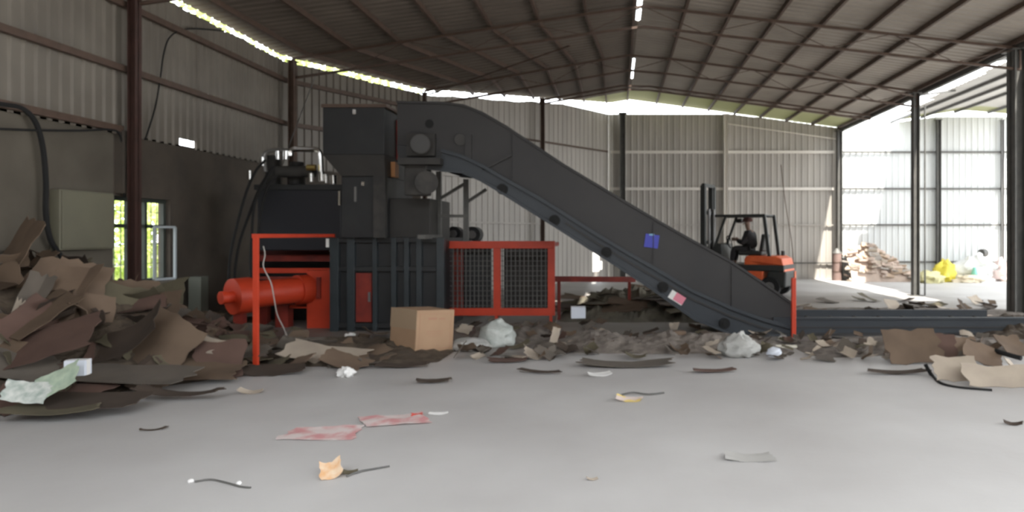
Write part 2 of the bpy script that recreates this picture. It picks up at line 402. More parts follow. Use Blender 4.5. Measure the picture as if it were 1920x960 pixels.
for z, lb, m in ((4.57, 'upper pale rail on the back wall, highest of the straight ones', pale_steel), (3.25, 'pale rail on the back wall just above the forklift mast', pale_steel), (1.95, 'faint pale rail on the back wall behind the forklift guard', sheetB), (.58, 'lowest rail on the back wall behind the forklift body', grey_steel)):
    girt((-.2, 24.93, z), (7.85, 24.93, z), m, lb, .05, .10 if m is pale_steel else .045)
for z, lb in ((4.57, 'top dark rail on the white wall of the right bay'), (3.25, 'second dark rail from the top on the white wall of the right bay'), (1.95, 'third dark rail from the top on the white wall of the right bay'), (.62, 'lowest dark rail on the white wall, behind the rubble and bags')):
    girt((8.1, 24.93, z), (16.9, 24.93, z), grey_steel, lb, .05, .06)
girt((3.9, 24.9, zr(3.9, 25)-.45), (8.0, 24.9, 5.02), pale_steel, 'pale sloping strip near the top of the back wall, right part', .03, .035)

# purlins along the hall
pur_pos = ['one of the dark roof purlins left of the ridge', 'one of the dark roof purlins right of the ridge']
for k in range(8):
    t = (k+.12)/7.6
    mb = MB(); ys = [YF, 3, 7, 11, 15, 16.2, 17.4, 18.5, 21, 24.9]
    pts = [Vector((.5-t*(.5-wx(y)), y, 0)) for y in ys]
    while len(pts) > 2 and pts[-1].x < edge(pts[-1].y)+.05: pts.pop()
    if pts[-1].y < 24:
        a_, b_ = pts[-1].copy(), Vector((.5-t*5.7, pts[-1].y, 0))
        yy = 18.5+(.5-t*5.7+5.2)*6.45/4.92-.1
        if yy > a_.y+.2: pts.append(Vector((.5-t*5.7, yy, 0)))
    for p in pts: p.z = zr(p.x, p.y)-.055
    for a, b in zip(pts[:-1], pts[1:]): mb.beam(a, b, .055, .10)
    tag(mb.build('roof_purlin', brown_steel), ('roof purlin left of the ridge, %s' % ['nearest the ridge', 'second from the ridge', 'third from the ridge', 'fourth from the ridge', 'fourth from the left wall', 'third from the left wall', 'second from the left wall', 'closest to the left wall'][k]), 'beam', 'roof purlins')
for k in range(8):
    x = 1.45+k*.93
    mb = MB().beam((x, YF, zr(x, 0)-.055), (x, 24.9, zr(x, 0)-.055), .055, .10)
    tag(mb.build('roof_purlin', brown_steel), ('roof purlin right of the ridge, %s' % ['nearest the ridge', 'second from the ridge', 'third from the ridge', 'fourth from the ridge', 'fourth from the right eave', 'third from the right eave', 'second from the right eave', 'closest to the right eave'][k]), 'beam', 'roof purlins')
tag(MB().beam((8.1, YF, 5.38), (8.1, 25, 5.38), .10, .16).build('eave_beam', grey_steel), 'dark eave beam along the bright open strip on the right', 'beam')
tag(MB().beam((.5, YF, 6.36), (.5, 11, 6.36), .05, .08).build('ridge_beam', brown_steel), 'ridge beam overhead along the roof peak', 'beam')

def truss(pl, pr, depth, label):
    """pl, pr: plan positions of the left and right ends"""
    pl = Vector((*pl, 0)); pr = Vector((*pr, 0)); n = 12
    t = thing('roof_truss', (pl.x, pl.y, 5.4), label, 'truss')
    top = []; bot = []
    for i in range(n+1):
        f = i/n; p = pl+(pr-pl)*f; z = zr(max(p.x, wx(p.y)+.01), p.y)-.15
        top.append(Vector((p.x, p.y, z))); bot.append(Vector((p.x, p.y, z-depth)))
    mt = MB(); mb = MB()
    for a, b in zip(top[:-1], top[1:]): mt.beam(a, b, .05, .05)
    for a, b in zip(bot[:-1], bot[1:]): mb.beam(a, b, .05, .045)
    mt.build('top_chord', brown_steel, t); mb.build('bottom_chord', brown_steel, t)
    for i in range(0, n, 2):
        MB().beam(top[i], bot[i+1], .014).build('brace', brown_steel, t)
        MB().beam(bot[i+1], top[i+2], .014).build('brace', brown_steel, t)
    MB().beam(top[0], bot[0], .03).build('end_post', brown_steel, t); MB().beam(top[-1], bot[-1], .03).build('end_post', brown_steel, t)
    return t
truss((-6.98, 10.1), (8.1, 9.6), .42, 'roof truss nearest the camera, overhead')
truss((-6.95, 14.9), (8.1, 13.9), .42, 'roof truss spanning from the brown column behind the tank to the thick right column')
truss((-5.05, 18.3), (7.9, 18.2), .40, 'roof truss spanning from above the conveyor head to the slim free column')
truss((-2.4, 21.9), (8.0, 21.8), .12, 'farthest shallow roof truss before the bright opening')
for i, (x0, y0, x1, y1, lb) in enumerate(((1.2, 14.6, 7.9, 18.2, 'slanting roof brace between the two middle trusses, right side'), (-1.0, 15.0, -4.9, 18.2, 'slanting roof brace over the conveyor head'))):
    tag(MB().beam((x0, y0, zr(x0, y0)-.62), (x1, y1, zr(x1, y1)-.30), .03).build('roof_brace', brown_steel), lb, 'beam')
for y, lb in ((15.2, 'short strut across the open roof strip, nearer one'), (19.0, 'short strut across the open roof strip, farther one')):
    tag(MB().beam((8.15, y, 5.4), (9.3, y, 5.55), .05).build('roof_strut', grey_steel), lb, 'beam')
# lean-to purlins
for k, x in enumerate((9.9, 11.0, 12.2, 13.4)):
    tag(MB().beam((x, YF, zr2(x)-.05), (x, 25, zr2(x)-.05), .05, .08).build('bay_purlin', grey_steel), 'purlin under the right bay roof, %s from the open strip' % ['first', 'second', 'third', 'fourth'][k], 'beam')

# ------------------------------------------------------------------ cables on the left wall
def cable(name, pts, r, m, label, cat='cable', n=8):
    return tag(MB().tube(pts, r, n).build(name, m, smooth=True), label, cat)
cable('black_hose', [onwall(-60, 185), onwall(0, 195), onwall(40, 203), onwall(66, 228), onwall(80, 275), onwall(86, 340), onwall(86, 400), onwall(95, 450), onwall(118, 485)], .03, black_m, 'thick black hose arching down the left wall beside the wall cabinet', 'hose')
cable('wall_cable', [onwall(-40, 240), onwall(60, 244), onwall(150, 245), onwall(205, 243), onwall(224, 252), onwall(231, 290), onwall(233, 370)], .014, black_m, 'thin dark cable running level above the wall cabinet')
cable('wall_cable', [onwall(272, 262), onwall(290, 205), onwall(300, 150), onwall(308, 96), onwall(322, 66), onwall(355, 54), onwall(420, 58)], .012, black_m, 'dark cable looping up the sheet wall right of the red column')
cable('guy_wire', [(-6.75, 15.6, 5.2), (-6.55, 13.9, 3.4), (-6.2, 12.9, 2.9)], .010, alu_m, 'thin grey wire slanting down to the pump unit')
cable('hanging_rope', [(5.9, 24.8, 4.1), (6.05, 24.8, 2.8), (6.3, 24.8, 1.2), (6.35, 24.75, .02)], .015, brown_steel, 'dark rope hanging down the back wall right of the forklift', 'rope')
# wall cabinet
wc = thing('wall_cabinet', (-7.12, 9.46, 1.4), 'olive grey flat cabinet mounted on the left wall beside the window', 'cabinet')
a = onwall(115, 362, -7.05); b = onwall(216, 468, -7.05)
MB().box((-7.2, a.y, 1.40), (-7.07, b.y, 2.18)).build('cabinet_body', cabinet_m, wc, bevel=.01)
MB().box((-7.07, a.y+.02, 1.42), (-7.05, b.y-.02, 2.16)).build('cabinet_door', cabinet_m, wc, bevel=.004)

# ------------------------------------------------------------------ baling press
bp = thing('baling_press', (-3.7, 11.6, 0), 'large charcoal and red horizontal baling press with tall feed hopper', 'baling machine')
BY = 11.5
MB().pbox(632, 446, 828, 622, BY+.06, 13.2).build('press_chamber', baler_m, bp, bevel=.01)
for (a_, b_) in ((618, 634), (650, 664), (698, 706), (733, 742), (757, 766), (780, 790), (818, 832)):
    MB().pbox(a_, 446, b_, 623, BY-.04, BY+.08).build('side_rib', rib_m, bp, bevel=.006)
for y_ in (446, 500, 606):
    MB().pbox(630, y_, 830, y_+9, BY-.015, BY+.08).build('cross_rib', baler_m, bp, bevel=.005)
d_ = MB().pbox(667, 512, 697, 604, BY+.01, BY+.08).build('side_door', maroon_m, bp, bevel=.006)
MB().pbox(690, 548, 694, 566, BY-.02, BY+.02).build('door_handle', alu_m, d_)
# feed hopper and tower
hop = MB().pbox(605, 197, 721, 290, 11.3, 12.9).build('feed_hopper', baler_m, bp, bevel=.012)
MB().pbox(602, 195, 724, 201, 11.27, 12.93).build('hopper_rim', brown_steel, bp)
q = MB(); a = at(605, 290, 11.3); b = at(721, 290, 11.3); c = at(640, 330, 11.3); d = at(722, 330, 11.3)
q.prism([(c.x, c.z), (d.x, d.z), (b.x, b.z), (a.x, a.z)], 11.3, 12.9); q.build('hopper_neck', baler2_m, bp)
MB().pbox(640, 330, 722, 446, 11.35, 12.9).build('feed_tower', baler_m, bp, bevel=.01)
MB().pbox(664, 350, 668, 378, 11.32, 11.36).build('tower_latch', alu_m, bp)
MB().pbox(661, 205, 667, 214, 11.27, 11.31).build('lifting_eye', chrome_m, bp)
MB().pbox(677, 341, 683, 348, 11.3, 11.36).build('bolt_head', chrome_m, bp)
MB().pbox(700, 330, 722, 446, 11.25, 11.36).build('tower_edge_plate', belt_m, bp)
MB().pbox(722, 372, 806, 448, 11.6, 13.0).build('chamber_cover', baler2_m, bp, bevel=.01)
MB().pbox(722, 225, 746, 300, 11.9, 12.6).build('hopper_side_plate', maroon_m, bp)
MB().pbox(723, 303, 741, 332, 11.6, 11.8).build('control_box', mat('amber_plastic', (.45, .20, .07), .5), bp, bevel=.01)
# oil tank with pumps and pipes on top, behind the guard rail
TY = 11.75
MB().pbox(482, 352, 640, 470, TY, 13.0).build('oil_tank', mat('tank_paint', (.02, .021, .027), .4), bp, bevel=.02)
MB().pbox(476, 346, 645, 356, TY-.04, 13.05).build('tank_lid', baler_m, bp, bevel=.005)
MB().pbox(634, 358, 638, 385, TY-.03, TY+.01).build('level_gauge', chrome_m, bp)
def pcyl(name, px0, py0, px1, py1, Y, r, m, n=18, parent=bp):
    return MB().cyl(at(px0, py0, Y), at(px1, py1, Y), r, n=n).build(name, m, parent, smooth=True)
for (x, y0, y1, r) in ((513, 346, 300, .13), (556, 346, 312, .15)):
    mo = MB().cyl(at(x, y0, 12.3), at(x, y1, 12.3), r, n=20).build('pump_motor', baler2_m, bp, smooth=True)
    MB().cyl(at(x, y1, 12.3), at(x, y1-8, 12.3), r*.8, n=20).build('fan_cover', belt_m, mo, smooth=True)
pcyl('cross_motor', 520, 322, 590, 322, 12.0, .10, belt_m)
MB().tube([at(498, 322, TY), at(496, 300, TY), at(499, 286, TY), at(520, 281, TY), at(545, 283, TY)], .035).build('hydraulic_pipe', alu_m, bp, smooth=True)
MB().tube([at(545, 292, TY), at(548, 281, TY), at(575, 280, TY), at(592, 281, TY), at(600, 288, TY), at(602, 310, TY), at(603, 340, TY)], .045).build('hydraulic_pipe', chrome_m, bp, smooth=True)
for (x, y, w_) in ((492, 302, 5), (536, 290, 5), (583, 332, 5), (603, 330, 6), (611, 334, 4), (625, 336, 6), (468, 327, 4), (521, 290, 4)):
    MB().cyl(at(x, y+9, TY-.03), at(x, y-7, TY-.03), w_*TY/FPX, n=12).build('pipe_fitting', chrome_m, bp, smooth=True)
MB().cyl(at(576, 314, TY-.02), at(592, 314, TY-.02), .05, n=12).build('brass_valve', mat('brass', (.8, .65, .25), .3, metal=1), bp, smooth=True)
# hoses from the tank to the cylinder
for pts in ([(498, 300), (480, 320), (462, 360), (445, 420), (432, 480), (428, 548)], [(512, 312), (498, 340), (478, 380), (472, 440), (470, 500), (474, 545)], [(508, 318), (488, 350), (468, 400), (448, 460), (440, 520), (446, 545)], [(520, 330), (503, 350), (490, 395), (484, 440), (479, 540)]):
    MB().tube([at(x, y, 11.45-.07*i) for i, (x, y) in enumerate(pts)], .022).build('hydraulic_hose', black_m, bp, smooth=True)
for (x, y) in ((428, 545), (472, 548)):
    MB().cyl(at(x, y-12, 11.05), at(x, y+10, 11.05), .03, n=12).build('hose_end', chrome_m, bp, smooth=True)
# ram cylinder and its red frame
e0 = at(450, 555, 10.95); e1 = at(582, 541, 11.95); ax = (e1-e0).normalized()
hc = MB().cyl(e0, e1, .215, n=32).build('ram_cylinder', orange_m, bp, smooth=True)
MB().cyl(e0-ax*.12, e0+ax*.16, .285, n=32).build('cylinder_head', orange_m, hc, smooth=True)
MB().cyl(e0-ax*.30, e0-ax*.10, .10, n=20).build('cylinder_port', orange_m, hc, smooth=True)
MB().beam(e0+Vector((0,0,-.2)), Vector((e0.x, e0.y, 0)), .14).build('cylinder_foot', maroon_m, bp)
MB().cyl(e1-ax*.25, e1-ax*.05, .25, n=32).build('cylinder_flange', orange_m, hc, smooth=True)
MB().pbox(575, 507, 619, 627, 11.85, 12.1).build('ram_frame_post', orange_m, bp, bevel=.01)
MB().pbox(593, 520, 600, 560, 11.8, 11.86).build('post_gusset', maroon_m, bp)
MB().pbox(478, 503, 620, 512, 12.0, 12.15).build('ram_frame_beam', orange_m, bp)
MB().pbox(478, 519, 560, 524, 11.9, 12.0).build('ram_frame_beam', maroon_m, bp)
MB().pbox(478, 478, 620, 490, 12.2, 12.35).build('ram_frame_beam', maroon_m, bp)
MB().pbox(478, 450, 620, 480, 12.7, 12.8).build('ram_back_panel', mat('maroon_panel', (.12, .02, .015), .6), bp)
MB().pbox(540, 572, 620, 578, 12.0, 12.1).build('ram_frame_beam', orange_m, bp)
MB().pbox(516, 572, 540, 630, 11.95, 12.15).build('ram_frame_post', maroon_m, bp)
MB().pbox(556, 560, 576, 575, 12.0, 12.1).build('ram_frame_gusset', maroon_m, bp)
MB().pbox(478, 572, 500, 630, 12.0, 12.15).build('ram_frame_post', maroon_m, bp)
MB().pbox(476, 470, 630, 632, 13.0, 13.05).build('rear_plate', baler_m, bp)
# wire and tag
cable('pale_wire', [at(494, 462, 11.2), at(497, 478, 11.1), at(494, 500, 11.05), at(508, 530, 11.0), at(514, 560, 10.9), at(520, 590, 10.6), at(536, 625, 10.0), fl(545, 668)], .010, mat('pale_wire', (.6, .56, .52), .5), 'pale wire dangling past the ram cylinder to the floor', 'wire')
# motor and wheel seen behind the press
for (x, y, r, lb) in ((850, 438, .14, 'dark round motor behind the safety cage, left one'), (885, 440, .16, 'dark round motor behind the safety cage, right one')):
    c = at(x, y, 13.6); mt = thing('electric_motor', (c.x, 13.6, 0), lb, 'motor')
    MB().cyl(c, c+Vector((0, .35, 0)), r, n=22).build('motor_body', baler_m, mt, smooth=True)
    MB().box((c.x-.1, 13.6, 0), (c.x+.1, 13.9, c.z-r*.8)).build('motor_stand', grey_steel, mt)
    MB().cyl(c+Vector((0,-.05,0)), c, r*.5, n=16).build('motor_hub', alu_m, mt, smooth=True)

# guard rail in front of the ram
gr = thing('guard_rail', fl(480, 693), 'thin orange guard rail with one post on the near side of the ram cylinder', 'railing')
g0 = fl(480, 693); g1 = Vector((-4.66, 11.44, 1.585))
MB().beam(g0, (g0.x, g0.y, 1.6), .052).build('post', orange_m, gr)
MB().beam((g0.x-.025, g0.y, 1.585), g1, .05, .05).build('top_bar', orange_m, gr)
MB().box(g0-Vector((.06,.06,0)), g0+Vector((.06,.06,.012))).build('foot_plate', orange_m, gr)
tg = at(614, 452, 11.2)
tag(MB().box((tg.x-.025, tg.y-.003, tg.z-.10), (tg.x+.025, tg.y+.003, tg.z+.04)).build('hanging_tag', white_m), 'small white tag hanging under the orange rail', 'tag')

# safety cage
sc = thing('safety_cage', at(935, 590, 12.1)*1.0, 'orange framed cage with dark mesh panels at the bale outlet', 'cage')
ORG[sc.name] = sc.location.copy()
CYY = 12.1
for (a_, b_) in ((829, 838), (925, 938), (1027, 1040)):
    MB().pbox(a_, 452, b_, 592, CYY, CYY+.09).build('upright', orange_m, sc, bevel=.005)
for (a_, b_) in ((452, 466), (578, 592)):
    MB().pbox(829, a_, 1040, b_, CYY-.005, CYY+.08).build('cross_bar', orange_m, sc, bevel=.005)
for (a_, b_) in ((829, 838), (1027, 1040)):
    MB().pbox(a_, 452, b_, 592, CYY+1.2, CYY+1.28).build('rear_upright', maroon_m, sc)
    p_ = at((a_+b_)/2, 459, CYY); MB().beam(p_, p_+Vector((0, 1.25, 0)), .07).build('side_bar', maroon_m, sc)
def meshpanel(px0, px1, m):
    mb = MB(); a = at(px0, 466, CYY+.04); b = at(px1, 578, CYY+.04); n = 11
    for i in range(n):
        x = a.x+(b.x-a.x)*(i+.5)/n; mb.beam((x, a.y, a.z), (x, a.y, b.z), .014, .03)
    for i in range(12):
        z = b.z+(a.z-b.z)*(i+.5)/12; mb.beam((a.x, a.y+.01, z), (b.x, a.y+.01, z), .012)
    mb.build('mesh_panel', m, sc)
meshpanel(838, 925, grey_steel); meshpanel(938, 1027, grey_steel)
MB().pbox(838, 466, 868, 578, CYY+.3, CYY+.34).build('inner_plate', maroon_m, sc)
MB().pbox(868, 466, 920, 578, CYY+.5, CYY+.54).build('inner_plate', baler_m, sc)
MB().pbox(945, 466, 1027, 578, CYY+1.0, CYY+1.04).build('inner_plate', baler2_m, sc)
for x_ in (834, 931, 1033):
    p_ = at(x_, 590, CYY+.04); MB().beam((p_.x, p_.y, p_.z), (p_.x, p_.y, 0), .05).build('foot', orange_m, sc)
# outlet rail to the right of the cage
orr = thing('outlet_rail', (-.4, 13.2, 0), 'low orange rail running right from the cage under the conveyor', 'railing')
MB().beam(at(1040, 523, 13.0), at(1190, 524, 13.6), .10, .10).build('rail', maroon_m, orr)
for x_, y_ in ((1048, 13.03), (1180, 13.56)):
    p_ = at(x_, 523, y_); MB().beam(p_, (p_.x, p_.y, 0), .06).build('leg', maroon_m, orr)

# ------------------------------------------------------------------ conveyor
motor_m = mat('motor_grey', (.05, .049, .048), .7)
NY, FY = 11.0, 12.2
cv = thing('inclined_conveyor', (0, 11.6, 0), 'long dark grey inclined conveyor rising from the floor to the press hopper', 'conveyor')
def pz(lst, Y=NY): return [(at(x, y, Y).x, at(x, y, Y).z) for x, y in lst]
XS = [745, 790, 830, 870, 905, 950, 1010, 1060, 1110, 1160, 1240, 1300, 1370, 1430, 1484]
def interp(tab, x):
    for (x0, y0), (x1, y1) in zip(tab[:-1], tab[1:]):
        if x0 <= x <= x1: return y0+(y1-y0)*(x-x0)/(x1-x0)
    return tab[-1][1] if x > tab[-1][0] else tab[0][1]
TOP = [(745, 192), (830, 193), (870, 198), (905, 212), (950, 238), (1010, 278), (1060, 311), (1160, 371), (1240, 418), (1300, 452), (1370, 490), (1430, 530), (1484, 568)]
MID = [(745, 272), (800, 276), (830, 283), (880, 298), (930, 325), (960, 344), (1010, 371), (1060, 402), (1130, 447), (1200, 487), (1300, 546), (1400, 590), (1484, 614)]
BOT = [(800, 318), (830, 320), (880, 325), (920, 348), (1000, 398), (1040, 423), (1100, 462), (1160, 500), (1250, 560), (1310, 604), (1345, 624), (1484, 628)]
top = pz([(x, interp(TOP, x)) for x in XS]); mid = pz([(x, interp(MID, x)) for x in XS])
XS2 = [x for x in XS if x >= 830]
mid2 = pz([(x, interp(MID, x)) for x in XS2]); bot2 = pz([(x, interp(BOT, x)) for x in XS2])
for Y0, Y1, nm in ((NY, NY+.03, 'sideboard'), (FY-.03, FY, 'sideboard')):
    MB().strip(top, mid, Y0, Y1).build(nm, conv_m, cv)
for Y0, Y1 in ((NY-.05, NY+.04), (FY-.04, FY+.05)):
    MB().strip(mid2, bot2, Y0, Y1).build('side_frame', conv2_m, cv)
def line3(lst, Y, dz=0): return [Vector((x, Y, z+dz)) for x, z in lst]
for Y_ in (NY, FY):
    mb = MB(); L_ = line3(top, Y_)
    for a, b in zip(L_[:-1], L_[1:]): mb.beam(a, b, .06, .035)
    mb.build('top_edge', conv_m, cv)
for lst, m_, h_ in ((mid2, conv2_m, .05), (bot2, conv2_m, .04)):
    mb = MB(); L_ = line3(lst, NY-.07)
    for a, b in zip(L_[:-1], L_[1:]): mb.beam(a, b, .07, h_)
    mb.build('flange', m_, cv)
# second dark step line under the sideboard
mb = MB(); L_ = [at(x, interp(MID, x)+16, NY-.06) for x in XS2 if x > 1050]
for a, b in zip(L_[:-1], L_[1:]): mb.beam(a, b, .03, .03)
mb.build('step_rail', conv_m, cv)
# seams
for x in (960, 1225, 1372):
    MB().beam(at(x, interp(TOP, x)+4, NY-.008), at(x, interp(MID, x)-3, NY-.008), .012, .03).build('panel_joint', conv_m, cv)
# belt with cleats, and its return run
mb = MB(); L_ = [at(x, interp(MID, x)+4, NY) for x in range(760, 1485, 12)]
for a, b in zip(L_[:-1], L_[1:]):
    mb.add([(a.x, NY+.04, a.z), (b.x, NY+.04, b.z), (b.x, FY-.04, b.z), (a.x, FY-.04, a.z), (a.x, NY+.04, a.z-.03), (b.x, NY+.04, b.z-.03), (b.x, FY-.04, b.z-.03), (a.x, FY-.04, a.z-.03)], [(0,1,2,3),(7,6,5,4),(0,4,5,1),(3,2,6,7)])
mb.build('belt', belt_m, cv)
for i, p in enumerate(L_[2:-1:4]):
    MB().box((p.x-.02, NY+.06, p.z-.01), (p.x+.02, FY-.06, p.z+.06)).build('cleat', belt_m, cv)
mb = MB(); L_ = [at(x, interp(BOT, x)-14, NY) for x in range(835, 1345, 16)]
for a, b in zip(L_[:-1], L_[1:]):
    mb.add([(a.x, NY+.05, a.z), (b.x, NY+.05, b.z), (b.x, FY-.05, b.z), (a.x, FY-.05, a.z)], [(0,1,2,3)])
mb.build('return_belt', belt_m, cv)
for (x, y) in ((942, 355), (1040, 413), (1137, 473), (1243, 538), (1358, 606)):
    c = at(x, y, NY-.05)
    br = MB().cyl(c-Vector((0,.05,0)), c+Vector((0,.02,0)), .085, n=22).build('roller_bearing', black_m, cv, smooth=True)
    MB().cyl(c-Vector((0,.065,0)), c-Vector((0,.045,0)), .035, n=14).build('bearing_cap', black_m, br, smooth=True)
    MB().cyl(c+Vector((0,.05,0)), c+Vector((0,1.2,0)), .05, n=16).build('return_roller', alu_m, cv, smooth=True)
# stickers
p = at(1270, 558, NY-.056); ang2 = math.radians(-32)
def sticker(px, py, w_, h_, m_, name, rot, parent=cv, dy=0.0):
    c = at(px, py, NY-.056+dy); M = Matrix.Translation(c) @ Matrix.Rotation(-rot, 4, 'Y')
    mb = MB().box((-w_/2, -.002, -h_/2), (w_/2, .002, h_/2)).xf(M)
    return mb.build(name, m_, parent)
st = sticker(1269, 558, .25, .14, white_m, 'warning_label', ang2, dy=-.0)
s2 = sticker(1274, 560, .17, .13, mat('pink_ink', (.75, .25, .33), .6), 'label_print', ang2, parent=st, dy=-.004)
st = sticker(1222, 452, .22, .21, mat('blue_ink', (.05, .06, .42), .5), 'blue_sign', math.radians(-8), dy=.045)
s3 = sticker(1222, 440, .08, .03, mat('light_blue', (.2, .4, .6), .5), 'sign_top_mark', 0, parent=st, dy=.040)
# head: housing, drive motor, gearbox
hx = at(745, 192, NY)
MB().prism(pz([(745, 192), (745, 290), (835, 320), (835, 283), (830, 193)]), NY+.05, FY-.05).build('head_housing', conv_m, cv)
MB().prism(pz([(745, 272), (748, 300), (800, 318), (835, 322), (835, 283)]), NY-.03, NY+.06).build('head_bracket', baler_m, cv)
mt = MB().cyl(at(788, 270, 10.70), at(788, 270, 11.0), .14, n=26).build('drive_motor', motor_m, cv, smooth=True)
for k in range(3): MB().cyl(at(788, 270, 10.73+k*.07), at(788, 270, 10.75+k*.07), .155, n=26).build('cooling_fin', baler2_m, mt, smooth=True)
MB().pbox(762, 250, 815, 292, 10.9, 11.05).build('motor_plate', baler2_m, cv)
MB().pbox(745, 296, 825, 308, 10.75, 11.1).build('motor_shelf', baler2_m, cv)
gb = MB().pbox(758, 308, 800, 366, 10.95, 11.25).build('gearbox', belt_m, cv, bevel=.02)
MB().cyl(at(800, 342, 10.93), at(800, 342, 11.2), .18, n=26).build('chain_guard', belt_m, cv, smooth=True)
pc = at(805, 232, NY-.01); MB().cyl(pc, pc+Vector((0,.05,0)), .07, n=18).build('head_bearing', black_m, cv, smooth=True)
MB().cyl(at(863, 262, NY-.04), at(863, 262, NY+.01), .09, n=18).build('bearing_flange', baler2_m, cv, smooth=True)
MB().pbox(872, 252, 884, 300, NY-.04, NY).build('tension_bracket', conv_m, cv)
MB().beam(at(905, 318, NY-.03), at(960, 290, NY-.03), .04).build('tension_arm', conv_m, cv)
# legs and braces
LY = 12.16
for (x, y) in ((823, 322), (874, 336)):
    p = at(x, y, LY); MB().beam((p.x, LY, p.z), (p.x, LY, 1.49), .085).build('leg', grey_steel, cv)
    MB().box((p.x-.09, LY-.09, 1.485), (p.x+.09, LY+.09, 1.50)).build('foot_plate', grey_steel, cv)
for (x0, y0, x1, y1) in ((826, 372, 872, 344), (877, 378, 912, 355), (826, 405, 873, 405)):
    MB().beam(at(x0, y0, LY), at(x1, y1, LY), .05).build('brace', grey_steel, cv)
MB().box((at(815, 0, LY).x, NY+.1, 1.53), (at(830, 0, LY).x, LY, 1.60)).build('cross_beam', grey_steel, cv)
# flat tail section along the floor
fx0 = at(1484, 597, NY).x; fx1 = at(1925, 597, NY).x
zt = at(0, 596, NY).z
MB().box((fx0-.3, NY-.03, .02), (fx1, NY+.03, zt)).build('tail_side', conv2_m, cv)
MB().box((fx0-.3, FY-.03, .02), (fx1, FY+.03, zt)).build('tail_side', conv2_m, cv)
MB().box((fx0-.3, NY-.07, 0), (fx1, NY+.05, .045)).build('tail_sill', conv_m, cv)
MB().box((fx0-.3, NY-.06, zt-.02), (fx1, NY+.04, zt+.01)).build('tail_lip', conv2_m, cv)
MB().box((fx0-.2, NY-.045, .12), (fx1, NY-.02, .145)).build('tail_rib', conv_m, cv)
mb = MB().box((fx0-.3, NY+.03, .10), (fx1-.05, FY-.03, .13)); mb.build('tail_belt', belt_m, cv)
for k in range(9):
    x = fx0+.1+k*.42; MB().box((x, NY+.05, .13), (x+.03, FY-.05, .18)).build('cleat', belt_m, cv)
# small post at the foot of the slope
fp = fl(1487, 613); cp = at(1487, 612, 10.86)
tag(MB().box((cp.x-.035, 10.80, 0), (cp.x+.035, 10.86, at(0, 521, 10.83).z)).build('marker_post', orange_m, bevel=.008), 'short orange post at the lower end of the conveyor slope', 'post')

# ------------------------------------------------------------------ forklift
fk = bpy.data.objects.new('forklift', None); COL.objects.link(fk)
tag(fk, 'orange and black forklift truck with raised mast behind the conveyor', 'forklift')
ORG[fk.name] = Vector((0,0,0))
def F(mb, name, m, parent=fk, **k): return mb.build(name, m, parent, **k)
F(MB().prism([(-1.15,.28),(-1.18,.62),(-1.10,.98),(-.95,1.05),(-.15,1.05),(-.1,.95),(-.1,.8),(-1.1,.8)], -.50, .50), 'engine_hood', fork_or, bevel=.04)
F(MB().box((-1.16, -.53, .66), (.95, .53, .82)), 'frame_band', fork_bk, bevel=.02)
F(MB().prism([(-1.2,.25),(-1.22,.66),(-.75,.66),(-.62,.25)], -.54, .54), 'counterweight', fork_bk, bevel=.05)
F(MB().box((-.62, -.52, .30), (.55, .52, .66)), 'chassis', fork_or, bevel=.03)
F(MB().box((-1.235, -.38, .30), (-1.2, -.25, .64)), 'rear_stripe', fork_or); F(MB().box((-.98, -.545, .30), (-.90, -.535, .62)), 'side_stripe', fork_or)
F(MB().prism([(.45,.6),(.55,1.35),(.72,1.38),(.95,.95),(.95,.6)], -.45, .45), 'dashboard', fork_bk, bevel=.03)
for sx in (.72, -.80):
    for sy in (-1, 1):
        r_ = .31 if sx > 0 else .26; yy = sy*.50
        wh = F(MB().cyl((sx, yy-.1, r_), (sx, yy+.1, r_), r_, n=28), 'wheel', black_m, smooth=True)
        F(MB().cyl((sx, yy-.105*1, r_), (sx, yy+.105, r_), r_*.5, n=20), 'rim', alu_m, wh, smooth=True)
# overhead guard
for sy in (-.44, .44):
    F(MB().beam((.72, sy, 1.3), (.42, sy, 2.10), .06), 'guard_pillar', fork_bk)
    F(MB().beam((-.78, sy, .82), (-.62, sy, 2.10), .08), 'guard_pillar', fork_bk)
    F(MB().beam((-.65, sy, 2.10), (.72, sy, 2.10), .07), 'guard_rail', fork_bk)
gmb = MB()
for k in range(6): gmb.beam((-.6+k*.23, -.44, 2.11), (-.6+k*.23, .44, 2.11), .035)
F(gmb, 'guard_bars', fork_bk)
F(MB().beam((0, -.2, 2.08), (0, -.2, 1.93), .07), 'guard_lamp_bracket', fork_bk)
F(MB().box((.18, -.3, 1.92), (.34, -.12, 2.04)), 'work_lamp', fork_bk, bevel=.02)
F(MB().box((-.50, -.23, 1.05), (.16, .23, 1.17)), 'seat_cushion', fork_bk, bevel=.04)
F(MB().prism([(-.52,1.15),(-.40,1.15),(-.47,1.62),(-.59,1.62)], -.22, .22), 'seat_back', fork_bk, bevel=.04)
F(MB().cyl((-.92, -.25, 1.05), (-.92, -.25, 1.17), .05), 'exhaust_cap', fork_bk, smooth=True)
F(MB().tube([Vector((.48+.16*math.cos(t)*.35, .16*math.sin(t), 1.40+.16*math.cos(t))) for t in [i*2*PI/12 for i in range(13)]], .014, sub=2), 'steering_wheel', black_m, smooth=True)
F(MB().beam((.5, 0, 1.40), (.62, 0, 1.25), .03), 'steering_column', fork_bk)
